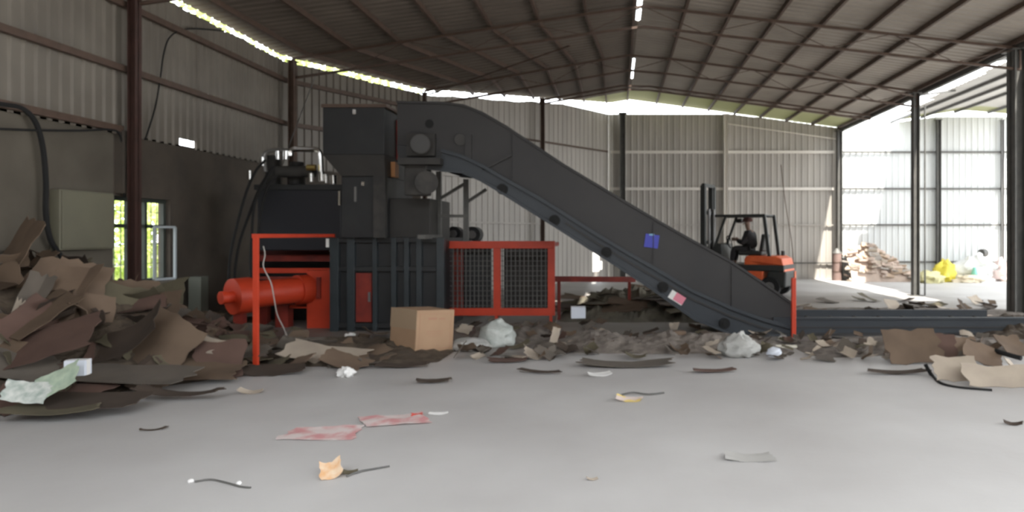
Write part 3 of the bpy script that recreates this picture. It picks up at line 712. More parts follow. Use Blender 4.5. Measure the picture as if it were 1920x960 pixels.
# mast
for sy in (-.36, .36):
    F(MB().box((1.02, sy-.06, .10), (1.16, sy+.06, 2.93)), 'mast_channel', fork_bk, bevel=.01)
    F(MB().box((1.05, sy*.72-.04, .15), (1.18, sy*.72+.04, 2.98)), 'inner_channel', fork_bk, bevel=.01)
    F(MB().cyl((1.0, sy*.5, .3), (1.0, sy*.5, 2.3), .04), 'lift_cylinder', alu_m, smooth=True)
    F(MB().beam((.55, sy, .8), (1.04, sy, 1.15), .07), 'tilt_cylinder', fork_bk)
for z in (.4, 1.35, 2.15, 2.90): F(MB().box((1.04, -.38, z), (1.12, .38, z+.09)), 'mast_crossbar', fork_bk)
F(MB().box((1.17, -.46, .25), (1.22, .46, .33)), 'fork_carriage', fork_bk); F(MB().box((1.17, -.46, .62), (1.22, .46, .70)), 'fork_carriage', fork_bk)
for k in range(5): F(MB().beam((1.2, -.42+k*.21, .3), (1.2, -.42+k*.21, 1.25), .03), 'backrest_bar', fork_bk)
F(MB().beam((1.2, -.45, 1.25), (1.2, .45, 1.25), .04), 'backrest_top', fork_bk)
for sy in (-.28, .28):
    F(MB().box((1.22, sy-.05, .06), (1.27, sy+.05, .7)).box((1.22, sy-.05, .05), (2.25, sy+.05, .09)), 'fork', grey_steel)
fk.location = (3.50, 18.6, 0); fk.rotation_euler = (0, 0, math.radians(180-29))
# driver
pr = bpy.data.objects.new('person', None); COL.objects.link(pr)
tag(pr, 'person in dark clothes and a cap sitting at the wheel of the forklift', 'person'); ORG[pr.name] = Vector((0,0,0))
def skin(name, verts, edges, radii, m, root=0, lv=2):
    me = bpy.data.meshes.new(name); me.from_pydata(verts, edges, []); me.materials.append(m)
    o = bpy.data.objects.new(name, me); COL.objects.link(o); o.parent = pr
    s = o.modifiers.new('skin', 'SKIN'); 
    if not me.skin_vertices: me.skin_vertices.new()
    for i, r in enumerate(radii):
        me.skin_vertices[0].data[i].radius = (r, r) if not isinstance(r, tuple) else r
        me.skin_vertices[0].data[i].use_root = (i == root)
    s.use_smooth_shade = True
    sb = o.modifiers.new('sub', 'SUBSURF'); sb.levels = lv; sb.render_levels = lv
    return o
V = [(0,0,0), (.02,0,.22), (.05,0,.42), (.08,0,.52), (.10,0,.60), (.115,0,.70), (.12,0,.79)]
E = [(0,1),(1,2),(2,3),(3,4),(4,5),(5,6)]; RR = [(.15,.12), (.14,.11), (.17,.11), (.06,.06), (.062,.062), (.10,.085), (.075,.07)]
def limb(chain, rad, base):
    global V, E, RR
    prev = base
    for c, r in zip(chain, rad):
        V.append(c); RR.append(r); E.append((prev, len(V)-1)); prev = len(V)-1
    return prev
for s_ in (-1, 1):
    limb([(.05, s_*.2, .43), (.16, s_*.25, .17), (.40, s_*.14, .27)], [.058, .045, .030], 2)
    limb([(.05, s_*.10, 0), (.45, s_*.14, .05), (.50, s_*.14, -.36), (.60, s_*.14, -.42)], [.085, .065, .045, .04], 0)
body = skin('body', V, E, RR, skin_m)
for s_ in (-1, 1):       # hands on the wheel
    h = MB(); c = Vector((.43, s_*.135, .28))
    for k in range(4):
        b0 = c+Vector((.02, 0, .03-.022*k)); h.tube([b0, b0+Vector((.045, -s_*.005, .005)), b0+Vector((.055, -s_*.02, -.01)), b0+Vector((.04, -s_*.035, -.01))], .009, 6, 3)
    h.tube([c+Vector((0, -s_*.02, .03)), c+Vector((.02, -s_*.04, .045)), c+Vector((.045, -s_*.045, .04))], .010, 6, 3)
    h.cyl(c+Vector((-.03, 0, 0)), c+Vector((.03, 0, 0)), .034, .038, 10)
    h.build('hand', skin_m, pr, smooth=True)
hd = Vector((.115, 0, .70))
fmb = MB().cyl(hd+Vector((.085, 0, -.005)), hd+Vector((.125, 0, -.02)), .014, .018, 8)
fmb.build('nose', skin_m, pr, smooth=True)
for s_ in (-1, 1):
    MB().cyl(hd+Vector((.082, s_*.035, .02)), hd+Vector((.095, s_*.035, .02)), .011, n=8).build('eye', fork_bk, pr)
    MB().cyl(hd+Vector((-.005, s_*.085, 0)), hd+Vector((.0, s_*.105, .0)), .028, .02, 10).build('ear', skin_m, pr)
MB().box(hd+Vector((.088, -.025, -.052)), hd+Vector((.097, .025, -.044))).build('mouth', cap_m, pr)
# jacket, trousers, cap
jv = [(0,0,.0), (.02,0,.22), (.05,0,.42), (.075,0,.50)]; je = [(0,1),(1,2),(2,3)]; jr = [(.22,.19), (.22,.18), (.23,.18), (.11,.11)]
for s_ in (-1, 1):
    k = len(jv); jv += [(.05, s_*.2, .43), (.16, s_*.26, .17), (.34, s_*.17, .245)]; jr += [.10, .08, .058]; je += [(2,k),(k,k+1),(k+1,k+2)]
skin('jacket', jv, je, jr, cloth_m)
tv = [(0,0,.02)]; te = []; tr = [(.18,.15)]
for s_ in (-1, 1):
    k = len(tv); tv += [(.08, s_*.10, 0), (.45, s_*.14, .05), (.50, s_*.14, -.32)]; tr += [.11, .085, .065]; te += [(0,k),(k,k+1),(k+1,k+2)]
skin('trousers', tv, te, tr, cloth_m)
cp_ = MB()
ring = [(math.cos(t)*r_, math.sin(t)*r_*.9, z_) for (r_, z_) in ((.135, 0), (.135, .05), (.11, .10), (.04, .125)) for t in [i*2*PI/18 for i in range(18)]]
cp_.add([hd+Vector((-.005,0,.045))+Vector(v) for v in ring], [(j*18+i, j*18+(i+1) % 18, (j+1)*18+(i+1) % 18, (j+1)*18+i) for j in range(3) for i in range(18)]+[tuple(range(54, 72))])
cp_.prism([(hd.x+.06, hd.z+.045), (hd.x+.2, hd.z+.03), (hd.x+.2, hd.z+.04), (hd.x+.06, hd.z+.06)], -.075, .075)
cp_.build('cap', cap_m, pr, smooth=True)
Mf = Matrix.Translation(fk.location) @ Matrix.Rotation(math.radians(151), 4, 'Z')
pr.location = Mf @ Vector((-.14, 0, 1.20)); pr.rotation_euler = (0, 0, math.radians(151))

# ------------------------------------------------------------------ cardboard and rubbish
def sheet_mesh(name, w_, l_, m, rnd, curl=0.0, fold=None, th=.008, n=7, jag=.06):
    """a torn or folded piece of board: outline uneven, real thickness"""
    cj = [(rnd.uniform(-jag, jag)*w_, rnd.uniform(-jag, jag)*l_) for _ in range(4)]
    P = []
    off = rnd.uniform(0, 50)
    for j in range(n+1):
        for i in range(n+1):
            u, v = i/n, j/n
            bx_ = cj[0][0]*(1-u)*(1-v)+cj[1][0]*u*(1-v)+cj[2][0]*u*v+cj[3][0]*(1-u)*v
            by_ = cj[0][1]*(1-u)*(1-v)+cj[1][1]*u*(1-v)+cj[2][1]*u*v+cj[3][1]*(1-u)*v
            x = (u-.5)*w_+bx_; y = (v-.5)*l_+by_
            if i in (0, n): x += noise.noise(Vector((v*6, off, i)))*w_*.10
            if j in (0, n): y += noise.noise(Vector((u*6, off+9, j)))*l_*.10
            z = curl*(2*u-1)**2*w_*.5+noise.noise(Vector((u*2.2+off, v*2.2, 0)))*.05*min(w_, l_)
            if fold is not None and u > fold[0]:
                d = x-(fold[0]-.5)*w_; a = fold[1]
                x = (fold[0]-.5)*w_+d*math.cos(a); z += d*math.sin(a)
            P.append(Vector((x, y, z)))
    N_ = (n+1)*(n+1); vs = P+[p-Vector((0, 0, th)) for p in P]; fs = []
    for j in range(n):
        for i in range(n):
            a = j*(n+1)+i; fs.append((a, a+1, a+n+2, a+n+1)); fs.append((a+N_+n+1, a+N_+n+2, a+N_+1, a+N_))
    bd = [i for i in range(n+1)]+[j*(n+1)+n for j in range(1, n+1)]+[n*(n+1)+i for i in range(n-1, -1, -1)]+[j*(n+1) for j in range(n-1, 0, -1)]
    for a, b in zip(bd, bd[1:]+bd[:1]): fs.append((b, a, a+N_, b+N_))
    me = bpy.data.meshes.new(name); me.from_pydata([tuple(v) for v in vs], [], fs); me.materials.append(m); me.update()
    for p in me.polygons: p.use_smooth = True
    try: me.set_sharp_from_angle(angle=math.radians(35))
    except Exception: pass
    return me
used_labels = {}
def put_sheet(name, w_, l_, ck, loc, rot, label, cat, group, rnd, curl=0, fold=None, th=.008, jag=.06, m=None):
    me = sheet_mesh(name, w_, l_, m or cards[ck], rnd, curl, fold, th, jag=jag)
    o = bpy.data.objects.new(name, me); COL.objects.link(o); o.rotation_euler = rot
    M = o.rotation_euler.to_matrix(); zmin = min((M @ v.co).z for v in me.vertices)
    o.location = (loc[0], loc[1], max(loc[2], -zmin+.002))
    tag(o, label, cat, group); return o

# heap under the left pile
def edgeX(Y):
    pts = [(5.6, -6.0), (6.2, -5.45), (7.0, -5.05), (7.6, -4.45), (8.3, -4.35), (9.5, -4.9), (11.0, -5.6), (12.5, -6.2)]
    if Y <= pts[0][0]: return pts[0][1]
    for (a, b), (c, d) in zip(pts[:-1], pts[1:]):
        if a <= Y <= c: return b+(d-b)*(Y-a)/(c-a)
    return pts[-1][1]
def hp(X, Y):
    e = edgeX(Y); d = e-X
    if d <= 0: return 0.0
    k = min(d/2.3, 1); k = k*k*(3-2*k)*.55+k*.45
    fy = 1.0 if Y < 8.4 else max(.38, 1-.30*(Y-8.4))
    if Y < 6.4: fy = max(0, (Y-5.5)/.9)
    return 1.22*k*fy
mb = MB(); nx_, ny_ = 46, 96; idx = {}
for j in range(ny_+1):
    Y = 5.5+7.4*j/ny_
    for i in range(nx_+1):
        e = edgeX(Y); X = -7.19+(e+.05+7.19)*i/nx_
        z = hp(X, Y)
        z = max(0, z+(noise.noise(Vector((X*3, Y*3, 0)))*.14+noise.noise(Vector((X*11, Y*11, 2)))*.05)*min(1, z*3))
        mb.v.append(Vector((X, Y, z-.01)))
for j in range(ny_):
    for i in range(nx_):
        a = j*(nx_+1)+i; mb.f.append((a, a+1, a+nx_+2, a+nx_+1))
o = mb.build('cardboard_scraps', heap_m, origin=(-6, 8, 0)); tag(o, 'mass of small crushed cardboard scraps under the big pile by the left wall', 'cardboard scraps', kind='stuff')

def zone(x, y, zones):
    for (x0, x1, y0, y1, s) in zones:
        if x0 <= x < x1 and y0 <= y < y1: return s
    return None
def px_of(v): return CX+v.x*FPX/v.y, CY-(v.z-H)*FPX/v.y
LZ = [(-200, 70, 0, 560, 'at the top left pile corner'), (70, 150, 0, 560, 'high up under the wall cabinet'), (150, 260, 0, 600, 'below the barred window'),
      (260, 400, 0, 620, 'on the far slope right of the window'), (400, 800, 0, 660, 'at the foot beside the ram cylinder'),
      (-200, 60, 560, 660, 'midway up at the left photo edge'), (60, 140, 560, 640, 'in mid pile under the hose end'), (140, 230, 600, 660, 'in mid pile below the cabinet'),
      (60, 140, 640, 700, 'just above the printed papers'), (140, 230, 640, 720, 'beside the small white box'), (230, 330, 600, 680, 'on the right shoulder'),
      (330, 430, 600, 680, 'at the right end of the pile'), (-200, 70, 660, 720, 'left of the printed papers'), (-200, 120, 720, 1000, 'at the front left foot of the pile'),
      (120, 240, 700, 1000, 'at the front foot, right of the papers'), (230, 330, 680, 1000, 'at the front edge of the pile, centre'), (330, 450, 680, 1000, 'at the front edge near the orange post'),
      (430, 520, 600, 1000, 'around the foot of the orange post'), (-400, 2400, -100, 1200, 'on the left pile')]
def describe(ck, w_, l_, fold, curl, kindword):
    size = 'large' if w_*l_ > .36 else ('small' if w_*l_ < .10 else 'medium')
    shp = 'folded' if fold else ('curled' if abs(curl) > .18 else ('narrow' if l_ > 2.2*w_ or w_ > 2.2*l_ else 'flat'))
    return f'{size} {ck} {shp} {kindword}'
def unique(lb, px, py):
    if lb not in used_labels:
        used_labels[lb] = 1; return lb
    used_labels[lb] += 1
    for ex in (', tilted up', ', lying low', ', partly buried', ', lighter at the edge'): pass
    return lb
rnd = random.Random(21); n_put = 0
keys = ['brown']*5+['dark brown']*4+['greyish']*3+['tan']*2+['reddish']*2+['olive']*3
hand = [  # the pieces that stand out: px, py, Y, w, l, colour, rot, curl, fold, label
 (25, 480, 7.9, .55, .85, 'brown', (1.15, .2, -.6), 0, None, 'tall reddish-brown board leaning at the very top left of the pile'),
 (150, 530, 8.1, .52, .55, 'tan', (.95, .35, .5), 0, None, 'pinkish tan square flap high in the pile, right of the hose end'),
 (110, 545, 7.9, .75, .80, 'tan', (.9, .25, .2), 0, (.7, .7), 'large tan opened carton side under the end of the black hose'),
 (40, 580, 7.6, .95, .70, 'brown', (.55, .1, -.3), 0, None, 'wide brown board sloping down at the left photo edge'),
 (165, 585, 7.9, .45, .40, 'tan', (1.2, .1, .4), 0, None, 'small upright tan panel in the middle of the pile'),
 (90, 640, 7.2, .80, .55, 'reddish', (.5, -.3, .3), 0, None, 'reddish brown board above the white printed papers'),
 (270, 590, 8.6, .85, .55, 'brown', (1.25, .0, .15), 0, (.5, .3), 'broad brown carton panel standing on the right shoulder'),
 (230, 640, 7.7, .95, .45, 'dark brown', (.7, -.45, .1), .3, None, 'long dark curled board running diagonally through the pile'),
 (360, 640, 8.3, .80, .28, 'pale', (.4, .25, -.2), .1, None, 'pale narrow strip reaching right towards the orange post'),
 (290, 560, 9.2, .70, .45, 'olive', (.9, -.2, .2), 0, None, 'olive brown board just below the window sill'),
 (360, 690, 7.9, 1.0, .50, 'brown', (.25, .05, .1), 0, None, 'wide brown sheet at the lower right of the pile'),
 (410, 680, 8.1, .55, .50, 'reddish', (.9, 0, .2), 0, None, 'reddish upright flap close behind the orange post'),
 (40, 690, 7.0, .5, .35, 'greyish', (.5, .3, .5), .2, None, 'grey-brown bent board left of the white box'),
 (250, 700, 7.3, 1.1, .42, 'greyish', (.22, .05, 0), 0, None, 'long grey-brown layered sheet at the centre front of the pile'),
 (150, 750, 6.5, 1.0, .40, 'dark brown', (.12, .0, .1), 0, None, 'dark flattened sheet at the front foot of the pile'),
 (95, 770, 6.25, .75, .22, 'olive', (.05, 0, .1), .1, None, 'thin olive strip lying on the floor in front of the pile'),
 (340, 738, 7.0, .80, .14, 'dark brown', (.08, .05, .05), .15, None, 'dark narrow strip curling on the floor before the pile'),
 (20, 620, 7.3, .12, .75, 'pale', (.9, .2, .5), .3, None, 'pale narrow curved strip at the left photo edge'),
 (240, 575, 8.4, .5, .5, 'olive', (1.2, .3, .9), 0, None, 'olive flap leaning under the left window half'),
 (300, 660, 7.9, .7, .6, 'brown', (.9, .3, -.3), 0, (.5, -.6), 'folded brown carton piece at the heart of the right shoulder'),
 (430, 655, 8.6, .8, .3, 'greyish', (.3, .2, .2), .2, None, 'grey curled strip left of the orange post base'),
 (330, 610, 9.0, .6, .3, 'reddish', (.7, .1, -.4), 0, None, 'dark reddish board on the far slope of the pile'),
]
for (px, py, Y, w_, l_, ck, rot, curl, fold, lb) in hand:
    Y -= .3; p = at(px, py, Y); p.x = max(p.x, -6.75); put_sheet('cardboard_piece', w_, l_, ck, p, rot, lb, 'cardboard', 'cardboard pieces in the left pile', rnd, curl, fold)
for k in range(190):
    Y = rnd.uniform(5.9, 11.5); e = edgeX(Y); X = rnd.uniform(-6.9, e+.05)
    z = hp(X, Y)
    sx = (hp(X+.1, Y)-hp(X-.1, Y))/.2; sy = (hp(X, Y+.1)-hp(X, Y-.1))/.2
    px, py = px_of(Vector((X, Y, z+.06)))
    for _try in range(25):
        w_ = rnd.uniform(.16, .50); l_ = rnd.uniform(.18, .62)
        if z < .35: w_ *= .75; l_ *= .75
        ck = rnd.choice(keys); curl = rnd.choice([0, 0, 0, .22, -.2]); fold = rnd.choice([None, None, (.55, rnd.uniform(.5, 1.5)), (.4, -rnd.uniform(.4, .9))])
        lb = describe(ck, w_, l_, fold, curl, rnd.choice(['cardboard piece', 'carton board', 'corrugated board'])) + ' ' + zone(px, py, LZ)
        if lb not in used_labels: break
    amp = .15 if z < .12 else .45
    rot = (math.atan(sy)+rnd.gauss(.12, amp*.7), -math.atan(sx)+rnd.gauss(0, amp*.7), rnd.uniform(-1.2, 1.2))
    p = Vector((X, Y, z+rnd.uniform(.02, .10)))
    put_sheet('cardboard_piece', w_, l_, ck, p, rot, unique(lb, px, py), 'cardboard', 'cardboard pieces in the left pile', rnd, curl, fold)
# printed papers and small white box in the pile
p = at(50, 735, 6.0); put_sheet('printed_paper', .34, .22, 'pale', p, (.7, .1, .2), 'white printed paper at the front of the pile, left of the pair', 'paper', None, rnd, .1, None, .002, m=mat('printed_paper', (.70, .72, .68), .7, col2=(.35, .42, .38), scale=14))
p = at(108, 715, 6.1); put_sheet('printed_paper', .36, .26, 'pale', p, (.7, -.5, .3), 'pale green printed paper below the small white box', 'paper', None, rnd, .1, None, .002, m=mat('green_paper', (.52, .62, .48), .7, col2=(.36, .46, .36), scale=12))
def carton(name, c, sx, sy, sz, rz, m, label, cat, tape=None, bev=.004, open_flaps=False):
    t = bpy.data.objects.new(name, None); COL.objects.link(t); t.location = c; t.rotation_euler = (0, 0, rz); ORG[t.name] = Vector((0,0,0)); tag(t, label, cat)
    b = MB().box((-sx/2, -sy/2, 0), (sx/2, sy/2, sz)).build('carton_body', m, t, bevel=bev)
    if tape: MB().box((-sx/2-.002, -.03, sz*.0), (sx/2+.002, .03, sz+.002)).build('tape', tape, t)
    return t
p = at(146, 703, 6.35); carton('small_box', (p.x, p.y, p.z), .17, .12, .14, .2, whiteb_m, 'small bluish white box lying on the left pile', 'box', tape=white_m)
# sheet of rusty metal / green-grey box beyond the pile
p = at(372, 585, 11.6); carton('metal_box', (p.x, p.y, 0), .20, .25, .90, .1, mat('grey_green_metal', (.16, .17, .14), .5), 'narrow grey-green metal box on the floor left of the ram cylinder', 'box')

# the big carton
bc = bpy.data.objects.new('cardboard_carton', None); COL.objects.link(bc); ORG[bc.name] = Vector((0,0,0))
tag(bc, 'large closed brown cardboard carton standing on the floor in front of the press', 'carton')
bm_t = mat('carton_tan', (.42, .27, .165), .8, col2=(.38, .24, .145), scale=3)
W_, D_, H_ = .60, .60, .57
MB().box((-W_/2, -D_/2, 0), (W_/2, D_/2, H_)).build('carton_body', bm_t, bc, bevel=.008)
fr = MB()
fr.box((-W_/2-.004, -D_/2-.004, H_*.55), (-W_/2-.001, D_/2+.002, H_+.003)); fr.build('side_flap', mat('flap_tan', (.40, .29, .19), .85), bc)
pm = mat('carton_print', (.40, .22, .14), .8)
q = MB()
for (x0, x1, z0, z1) in ((-.25, -.245, .05, .52), (.245, .25, .05, .52), (-.25, .25, .515, .52), (-.25, .25, .05, .055), (-.14, .15, .28, .288), (-.14, .12, .25, .256), (-.10, .1, .22, .226), (-.12, .02, .44, .47), (.05, .15, .44, .46)):
    q.box((x0, -D_/2-.0025, z0), (x1, -D_/2-.001, z1))
q.build('printed_lines', pm, bc)
bc.location = (-2.66, 9.46, .022); bc.rotation_euler = (0, math.radians(3.5), math.radians(50))

# sacks and bags
def sack(name, c, size, seed, m, label, cat='bag', neck=True, rough=.22):
    rr_ = random.Random(seed); mb = MB(); nu, nv = 26, 16
    for j in range(nv+1):
        th = PI*j/nv
        for i in range(nu):
            ph = 2*PI*i/nu; n_ = 1+rough*noise.noise(Vector((math.cos(ph)*1.8*math.sin(th)+seed, math.sin(ph)*1.8*math.sin(th), math.cos(th)*2)))+rough*.5*noise.noise(Vector((math.cos(ph)*5*math.sin(th)+seed, math.sin(ph)*5*math.sin(th), math.cos(th)*5)))
            x = math.sin(th)*math.cos(ph)*n_; y = math.sin(th)*math.sin(ph)*n_; z = math.cos(th)*n_
            if neck and z > .75: x *= .6; y *= .6; z *= 1.08
            z = max(z, -.62)
            mb.v.append(Vector((c[0]+x*size[0]/2, c[1]+y*size[1]/2, c[2]+(z+.62)*size[2]/1.62)))
    for j in range(nv):
        for i in range(nu): mb.f.append((j*nu+i, (j+1)*nu+i, (j+1)*nu+(i+1) % nu, j*nu+(i+1) % nu))
    return tag(mb.build(name, m, smooth=True), label, cat)
c = fl(926, 652); sack('plastic_sack', c+Vector((0,.2,0)), (.55, .5, .36), 3, bag_green, 'crumpled grey-green plastic sack right of the big carton')
c = fl(878, 660); sack('plastic_bag', c+Vector((0,.15,0)), (.55, .35, .17), 5, bag_clear, 'flat white plastic bag between the carton and the grey-green sack', neck=False)
c = fl(1392, 672); sack('plastic_bag', c+Vector((-.02,.15,0)), (.48, .4, .30), 8, bag_clear, 'milky plastic bag on the floor below the foot of the conveyor', rough=.35)
c = fl(1452, 668); sack('plastic_bag', c, (.20, .16, .12), 9, whiteb_m, 'small bluish white plastic scrap beside the milky bag', neck=False)
c = fl(1470, 640); put_sheet('folded_paper', .22, .20, 'pale', c+Vector((0,0,.10)), (0, -.9, .2), 'white folded paper standing like a tent at the conveyor foot', 'paper', None, rnd, 0, (.5, 1.7), .003, m=white_m, jag=.03)
c = fl(1472, 652); put_sheet('foam_strip', .30, .10, 'pale', c, (0, 0, 0), 'cream foam strip left of the paper tent', 'foam strip', None, rnd, 0, None, .03, m=mat('cream_foam', (.75, .72, .62), .8), jag=.03)
c = fl(1352, 655); put_sheet('red_wrapper', .22, .14, 'reddish', c+Vector((0,0,.06)), (.6, -.2, .3), 'red and pale green wrapper left of the milky bag', 'wrapper', None, rnd, .2, None, .004, m=mat('red_wrap', (.55, .10, .08), .5, col2=(.35, .45, .35), scale=6))
c = fl(1275, 648); carton('small_carton', (c.x, c.y+.1, 0), .17, .15, .20, .1, cards['tan'], 'small upright tan carton in the litter below the conveyor', 'box')
c = at(1084, 596, 11.6); carton('white_carton', (c.x, c.y, c.z), .24, .2, .19, .1, whiteb_m, 'small bluish white carton on the heap right of the cage', 'box', tape=white_m)
# white cans / crumpled foil left of carton
for (x, y, s_, lb) in ((655, 628, .12, 'crumpled white wrapper below the dark press ribs, left one'), (672, 636, .11, 'crumpled silver wrapper below the red side door'), (640, 640, .13, 'white crushed cup left of the silver wrapper'), (670, 648, .12, 'white crumpled tissue in front of the silver wrapper'), (649, 698, .13, 'white crumpled paper on the floor edge below the cardboard heap')):
    c = fl(x, y+8); sack('crumpled_wrapper', c, (s_*1.4, s_*1.1, s_*.8), int(x), white_m, lb, 'wrapper', neck=False, rough=.5)

# litter belt between the press and the open floor
def mound(name, x0, x1, y0, y1, hmax, m, label, seed, cat='litter'):
    mb = MB(); nx_, ny_ = 60, 24
    for j in range(ny_+1):
        for i in range(nx_+1):
            u, v = i/nx_, j/ny_; X = x0+(x1-x0)*u; Y = y0+(y1-y0)*v
            k = math.sin(PI*min(max(u, 0), 1))**.5*math.sin(PI*v)**.8
            z = hmax*k*(.65+.55*noise.noise(Vector((X*1.6, Y*1.6, seed)))+.3*noise.noise(Vector((X*7, Y*7, seed))))
            mb.v.append(Vector((X, Y+.25*noise.noise(Vector((X*.9, seed, 0))), max(z, 0)-.012)))
    for j in range(ny_):
        for i in range(nx_):
            a = j*(nx_+1)+i; mb.f.append((a, a+1, a+nx_+2, a+nx_+1))
    return tag(mb.build(name, m, origin=((x0+x1)/2, (y0+y1)/2, 0)), label, cat, kind='stuff')
mound('litter_scraps', -4.9, -2.2, 8.4, 10.4, .24, heap_m, 'trodden cardboard litter between the orange post and the big carton', 1)
mound('litter_scraps', -1.2, 2.4, 9.3, 10.75, .26, scrap_m, 'grey brown litter along the floor in front of the conveyor slope', 2)
mound('litter_scraps', 2.5, 7.0, 9.0, 10.6, .17, scrap_m, 'trodden litter in front of the flat conveyor section', 3)
mound('litter_scraps', -1.1, 3.0, 12.6, 16.4, .62, mat('olive_scraps', (.155, .14, .105), .95, col2=(.10, .09, .07), scale=5, bump=.5), 'low dusty heap of flattened cardboard behind the conveyor', 4)
mound('litter_scraps', -2.3, -1.1, 10.0, 12.2, .2, scrap_m, 'grey litter in front of the cage', 6)
mound('litter_scraps', 3.6, 8.6, 12.8, 15.2, .11, scrap_m, 'thin litter line behind the flat conveyor section', 5)
mound('litter_scraps', 5.6, 8.6, 9.6, 12.6, .34, heap_m, 'dark litter heap around the thick right column', 7)

BZ = [(440, 560, 'near the orange post'), (560, 640, 'in front of the ram frame'), (640, 730, 'below the dark press ribs'), (730, 860, 'around the big carton'), (860, 960, 'around the grey-green sack'),
      (960, 1050, 'below the right end of the cage'), (1050, 1130, 'below the bluish white carton'), (1130, 1220, 'under the middle of the conveyor slope'), (1220, 1300, 'around the small tan carton'),
      (1300, 1380, 'by the red wrapper'), (1380, 1470, 'around the milky bag'), (1470, 1560, 'at the orange marker post'), (1560, 1640, 'before the flat conveyor, left'),
      (1640, 1740, 'before the flat conveyor, middle'), (1740, 1840, 'before the flat conveyor, right'), (1840, 2100, 'near the thick right column')]
bk = ['greyish']*5+['brown']*3+['dark brown']*4+['pale']*3+['reddish']*1+['olive']*2
def belt_piece(x, y, smin, smax, keys_=bk, zz=None, words_=('cardboard scrap', 'torn board', 'paper scrap')):
    p = fl(x, y); s = next((t for a, b, t in BZ if a <= x < b), 'on the floor')
    depth = 'front' if y > 668 else ('middle' if y > 640 else 'back')
    for _try in range(25):
        w_ = rnd.uniform(smin, smax); l_ = rnd.uniform(smin, smax)*.8; ck = rnd.choice(keys_)
        curl = rnd.choice([0, 0, .3, -.2]); fold = rnd.choice([None, None, None, (.5, rnd.uniform(.4, 1.3))])
        lb = describe(ck, w_, l_, fold, curl, rnd.choice(words_))+' '+s+', '+depth+' row'
        if lb not in used_labels: break
    p.z = rnd.uniform(0.0, .10) if zz is None else zz
    put_sheet('cardboard_scrap', w_, l_, ck, p, (rnd.gauss(.15, .28), rnd.gauss(0, .28), rnd.uniform(-1.5, 1.5)), unique(lb, x, y), 'cardboard', 'cardboard scraps in the litter belt', rnd, curl, fold, .006)
for k in range(34): belt_piece(rnd.uniform(450, 720), rnd.uniform(628, 690), .15, .45, ['greyish']*3+['brown']*3+['tan', 'olive', 'dark brown'])
for k in range(32): belt_piece(rnd.uniform(860, 1060), rnd.uniform(606, 680), .10, .35)
for k in range(85): belt_piece(rnd.uniform(1020, 1490), rnd.uniform(606, 676), .09, .30)
for k in range(64): belt_piece(rnd.uniform(1490, 1860), rnd.uniform(634, 682), .09, .27, bk+['tan', 'pale'])
for (x, y, w_, l_, ck, rot, lb) in (
  (600, 668, .95, .45, 'pale', (.3, .12, -.15), 'long pale brown flattened carton right of the orange post'),
  (560, 650, .55, .35, 'greyish', (.5, .1, .3), 'grey-brown flap behind the long pale carton'),
  (640, 678, .6, .3, 'tan', (.25, .2, -.3), 'tan strip at the right end of the long pale carton'),
  (505, 690, .7, .3, 'dark brown', (.2, 0, .1), 'dark crushed board just right of the orange post foot'),
  (750, 678, .6, .16, 'dark brown', (.05, 0, .1), 'dark flat strip on the floor below the big carton'),
  (950, 668, .5, .2, 'reddish', (.05, 0, .1), 'reddish flat strip right of the grey-green sack'),
  (1170, 676, 1.1, .28, 'greyish', (.05, 0, .0), 'long flat grey-brown sheet at the front of the litter, centre'),
  (1010, 690, .5, .08, 'dark brown', (.03, 0, -.3), 'thin dark strip alone on the floor below the cage'),
  (1340, 688, .5, .12, 'reddish', (.03, 0, .1), 'thin reddish strip on the floor left of the milky bag'),
  (808, 708, .34, .12, 'dark brown', (.05, 0, .15), 'small dark scrap alone on the floor below the big carton'),
  (1715, 668, .85, .55, 'brown', (.85, 0, .05), 'brown carton side leaning at the right, behind the pale boards'),
  (1770, 660, .5, .45, 'reddish', (.9, .1, -.1), 'reddish brown carton panel beside the leaning brown one'),
  (1800, 702, .55, .40, 'pale', (.75, 0, -.25), 'pale board in the right corner heap, left of the pair'),
  (1880, 712, .85, .40, 'pale', (.65, .0, -.15), 'wide pale board in the right corner heap, right of the pair'),
  (1850, 672, .55, .42, 'tan', (.6, .35, -.2), 'orange-tan carton flap on top of the right corner heap'),
  (1905, 655, .5, .4, 'brown', (.7, .1, .3), 'brown flap at the right photo edge above the pale boards'),
  (1905, 690, .4, .22, 'pale', (.9, .2, .9), 'pale grey slanted strip at the right photo edge'),
  (1815, 650, .4, .3, 'tan', (.9, 0, .1), 'upright tan flap behind the right corner heap'),
  (1690, 690, .8, .14, 'dark brown', (.05, 0, .05), 'dark flat strip left of the right corner heap')):
    c = fl(x, y+14 if x < 1650 else y+15); k_ = 1 if x < 1650 else .85; put_sheet('cardboard_piece', w_*k_, l_*k_, ck, c+Vector((0, .1, .10 if rot[0] > .4 else .03)), rot, lb, 'cardboard', 'single cardboard pieces', rnd, .08, None, .008)
cable('black_strap', [fl(1735, 683, .12), fl(1748, 705), fl(1765, 720), fl(1800, 728), fl(1860, 733)], .022, black_m, 'black strap bending round the pale boards at the right', 'strap')
cable('black_strap', [fl(1820, 640, .16), fl(1850, 652, .16), fl(1880, 662, .15), fl(1915, 672, .12)], .03, black_m, 'thick black strap over the right corner heap', 'strap')
cable('black_strap', [fl(1560, 634), fl(1580, 636), fl(1600, 640), fl(1618, 646)], .02, black_m, 'short black strap below the left part of the flat conveyor', 'strap')
